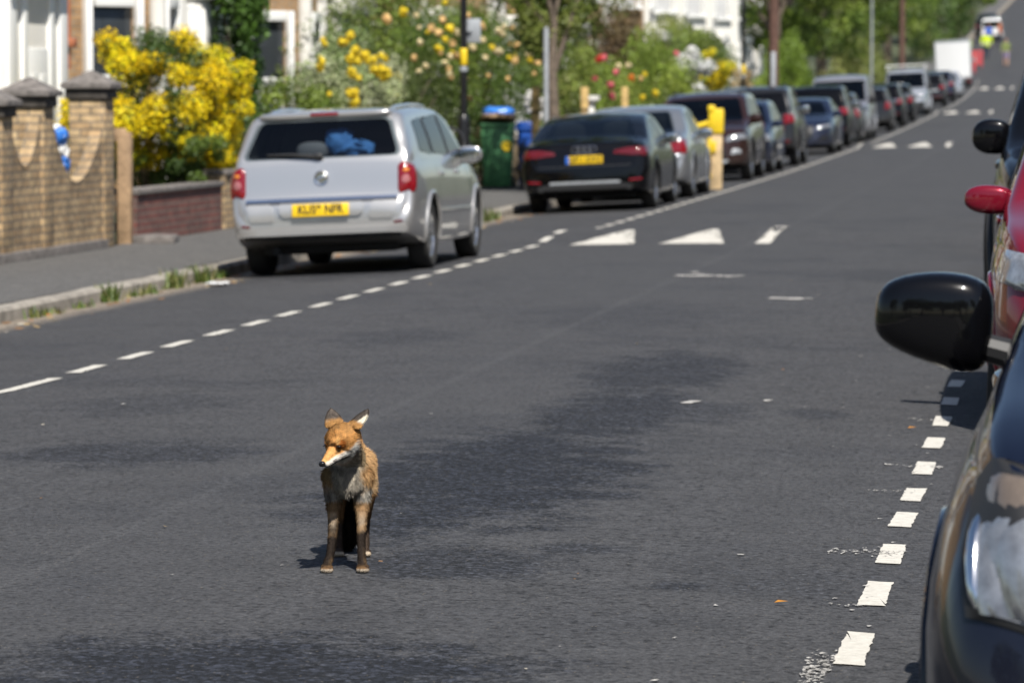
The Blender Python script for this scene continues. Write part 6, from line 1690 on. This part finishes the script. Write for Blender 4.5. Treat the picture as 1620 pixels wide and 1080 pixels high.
W = np.cross(D, Nn); W /= np.linalg.norm(W, axis=1, keepdims=True) + 1e-9
hw = (np.where(head | ear, .00036, .00046)*rs_.uniform(.7, 1.3, NF))[:, None]
M1 = P + D*(ln*.55)[:, None]; Tp = M1 + D2*(ln*.5)[:, None]
V = np.stack([P - W*hw, P + W*hw, M1 + W*hw*.75, Tp, M1 - W*hw*.75], 1).reshape(-1, 3)
var = rs_.uniform(.66, 1.34, (NF, 1))
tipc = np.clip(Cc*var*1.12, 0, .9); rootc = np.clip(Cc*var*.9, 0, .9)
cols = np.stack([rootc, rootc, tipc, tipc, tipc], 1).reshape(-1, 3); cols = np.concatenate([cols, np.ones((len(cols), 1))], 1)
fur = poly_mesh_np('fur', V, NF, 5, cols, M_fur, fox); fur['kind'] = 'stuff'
# nose, narrowed eyes
bm = bmesh.new(); superbox(bm, H(.1175, 0, -.0165), (.0108, .0088, .0088), 2.5, 5, rot=Mh); 
bm_obj('nose', bm, M_nose, fox, sharp=None)
for sg in (-1, 1):
    bm = bmesh.new(); superbox(bm, H(.0535, sg*.0262, .0095), (.0088, .0060, .0022), 2.1, 5, rot=Mh @ Matrix.Rotation(sg*-.5, 3, 'Z') @ Matrix.Rotation(sg*.25, 3, 'Y'))
    bm_obj('eye', bm, M_eye, fox, sharp=None)
# whiskers
bm = bmesh.new()
for sg in (-1, 1):
    for k in range(5):
        a = H(.085 + .004*(k % 3), sg*.012, -.018 - .003*(k % 2)); e = a + hs*sg*(.045 + .01*(k % 2)) + hf*(.004 - .010*k) + Vector((0, 0, -.012 + .005*k)); tube(bm, [a, a.lerp(e, .5) + Vector((0, 0, .004)), e], [.00035, .0003, .00012], 4)
bm_obj('whiskers', bm, M_nose, fox)

# ------------------------------------------------------------------ people up the street
M_cloth = col_attr('clothing', 0.8, spec=0.2)
def person(label, x, y, face, top, legs, skin=(.45, .27, .19), hair=(.05, .035, .025), shorts=False, helmet=None, jacket=False, arm=(.2, -.1)):
    t = thing('person', label, 'person', (x, y, road(x, y)), (0, 0, face), group='people up the street'); t.scale = (1.12, 1.12, 1.10)
    a1, a2 = arm; jw = 1.25 if jacket else 1.0
    pr = [('s', (0, 0, 1.63), (.078, .095, .115)), ('c', [(0, 0, 1.50), (0, .0, 1.42)], [.055, .06]), ('s', (0, 0, 1.32), (.19*jw, .12*jw, .16)), ('s', (0, 0, 1.12), (.165*jw, .115*jw, .18)), ('s', (0, 0, .95), (.17*jw, .125*jw, .13)),
          ('s', (0, -.1, 1.62), (.016, .02, .022))]
    for sg, ay in ((-1, a1), (1, a2)):
        pr.append(('c', [(sg*.19*jw, 0, 1.40), (sg*.26*jw, -ay*.3, 1.14), (sg*.25*jw, -ay - .02, .93)], [.062*jw, .05*jw, .036*jw]))
        hand = Vector((sg*.25*jw, -ay - .04, .87)); pr.append(('s', hand, (.026, .04, .045)))
        for q in range(4): pr.append(('c', [hand + Vector((0, (q-1.5)*.02, -.03)), hand + Vector((-sg*.008, (q-1.5)*.022, -.095 + .008*abs(q-1.5)))], [.011, .008]))
        pr.append(('c', [hand + Vector((0, -.03, 0)), hand + Vector((-sg*.01, -.065, -.04))], [.012, .009]))
        st = sg*.14
        pr.append(('c', [(sg*.09, 0, .90), (sg*.095, -st*.45, .50), (sg*.095, -st, .10)], [.095, .065, .045])); pr.append(('s', (sg*.10, -st - .07, .045), (.048, .13, .045)))
        pr.append(('s', (sg*.078, 0, 1.62), (.012, .022, .03)))
    me = blob(pr, .014, 3, .5)
    def col(co, no):
        c = np.tile(npv(top), (len(co), 1)); z = co[:, 2]; ax = np.abs(co[:, 0])
        def put(m, k): c[m] = npv(k)
        put((z < .93) & (ax < .2*jw) if not jacket else (z < .80) & (ax < .22), legs)
        if shorts: put((z < .52), skin)
        put(z < .10, (.04, .04, .045)); put(z > 1.47, skin); put((z < .93) & (ax > .21*jw), skin)
        put((z > 1.60) & (co[:, 1] > -.02), hair); put(z > 1.69, hair)
        if jacket: put(((np.abs(z - 1.08) < .03) | (np.abs(z - .95) < .03)) & (z > .85), (.55, .56, .56))
        return c
    vcols(me, col)
    finish('body', me, M_cloth, t, True, None)
    if helmet:
        bm = bmesh.new(); g = bmesh.ops.create_uvsphere(bm, u_segments=20, v_segments=10, radius=.135)
        for v in bm.verts: v.co = Vector((v.co.x*.92, v.co.y*1.08, max(v.co.z, -.02) + 1.67))
        bm_obj('helmet', bm, simple('helmet_shell', helmet, .3), t, sharp=50)
    return t
person('worker in bright yellow jacket and dark trousers seen from behind', -5.62, 280.0, 0.0, (.62, .78, .02), (.03, .035, .06), jacket=True)
person('person in blue top standing behind the worker in the yellow jacket', -5.75, 294.0, .4, (.03, .12, .5), (.03, .03, .05))
person('pedestrian in pale green top and patterned shorts walking on the right of the road', -4.05, 266.0, .1, (.20, .24, .08), (.28, .22, .34), shorts=True, arm=(.15, -.12))
person('worker in orange bending by the back of the white van', -5.0, 298.0, 1.2, (.42, .10, .03), (.04, .04, .06))
# road works barriers
M_bred = simple('red_barrier_plastic', (.55, .05, .06), .5, var=.15)
for i, (x, y, lab) in enumerate([(-6.75, 258, 'red and white plastic barrier nearest the white box van'), (-6.45, 266, 'red plastic barrier in front of the worker in yellow')]):
    t = thing('road_barrier', lab, 'barrier', (x, y, road(x, y)), group='road works barriers')
    bm = bmesh.new()
    for k in range(5): box(bm, (0, 0, .28 + k*.2), (1.7, .06, .13), .02)
    for s in (-.82, -.28, .28, .82): box(bm, (s, 0, .56), (.07, .07, 1.12), .015)
    bm_obj('panel', bm, M_bred, t)
    bm = bmesh.new()
    for s in (-.6, .6): box(bm, (s, 0, .05), (.12, .55, .1), .02)
    bm_obj('feet', bm, M_rubber, t)
    bm = bmesh.new(); box(bm, (0, -.045, .58), (.8, .012, .34), .004); bm_obj('white_board', bm, M_whitep, t)
bm = bmesh.new(); lathe(bm, [(0, 0), (.2, 0), (.2, .05), (.14, .06), (.03, .75), (0, .76)], 16)
tag(bm_obj('traffic_cone', bm, M_yellow, loc=(-6.35, 273, road(-6.35, 273))), 'yellow traffic cone behind the red barriers', 'cone')
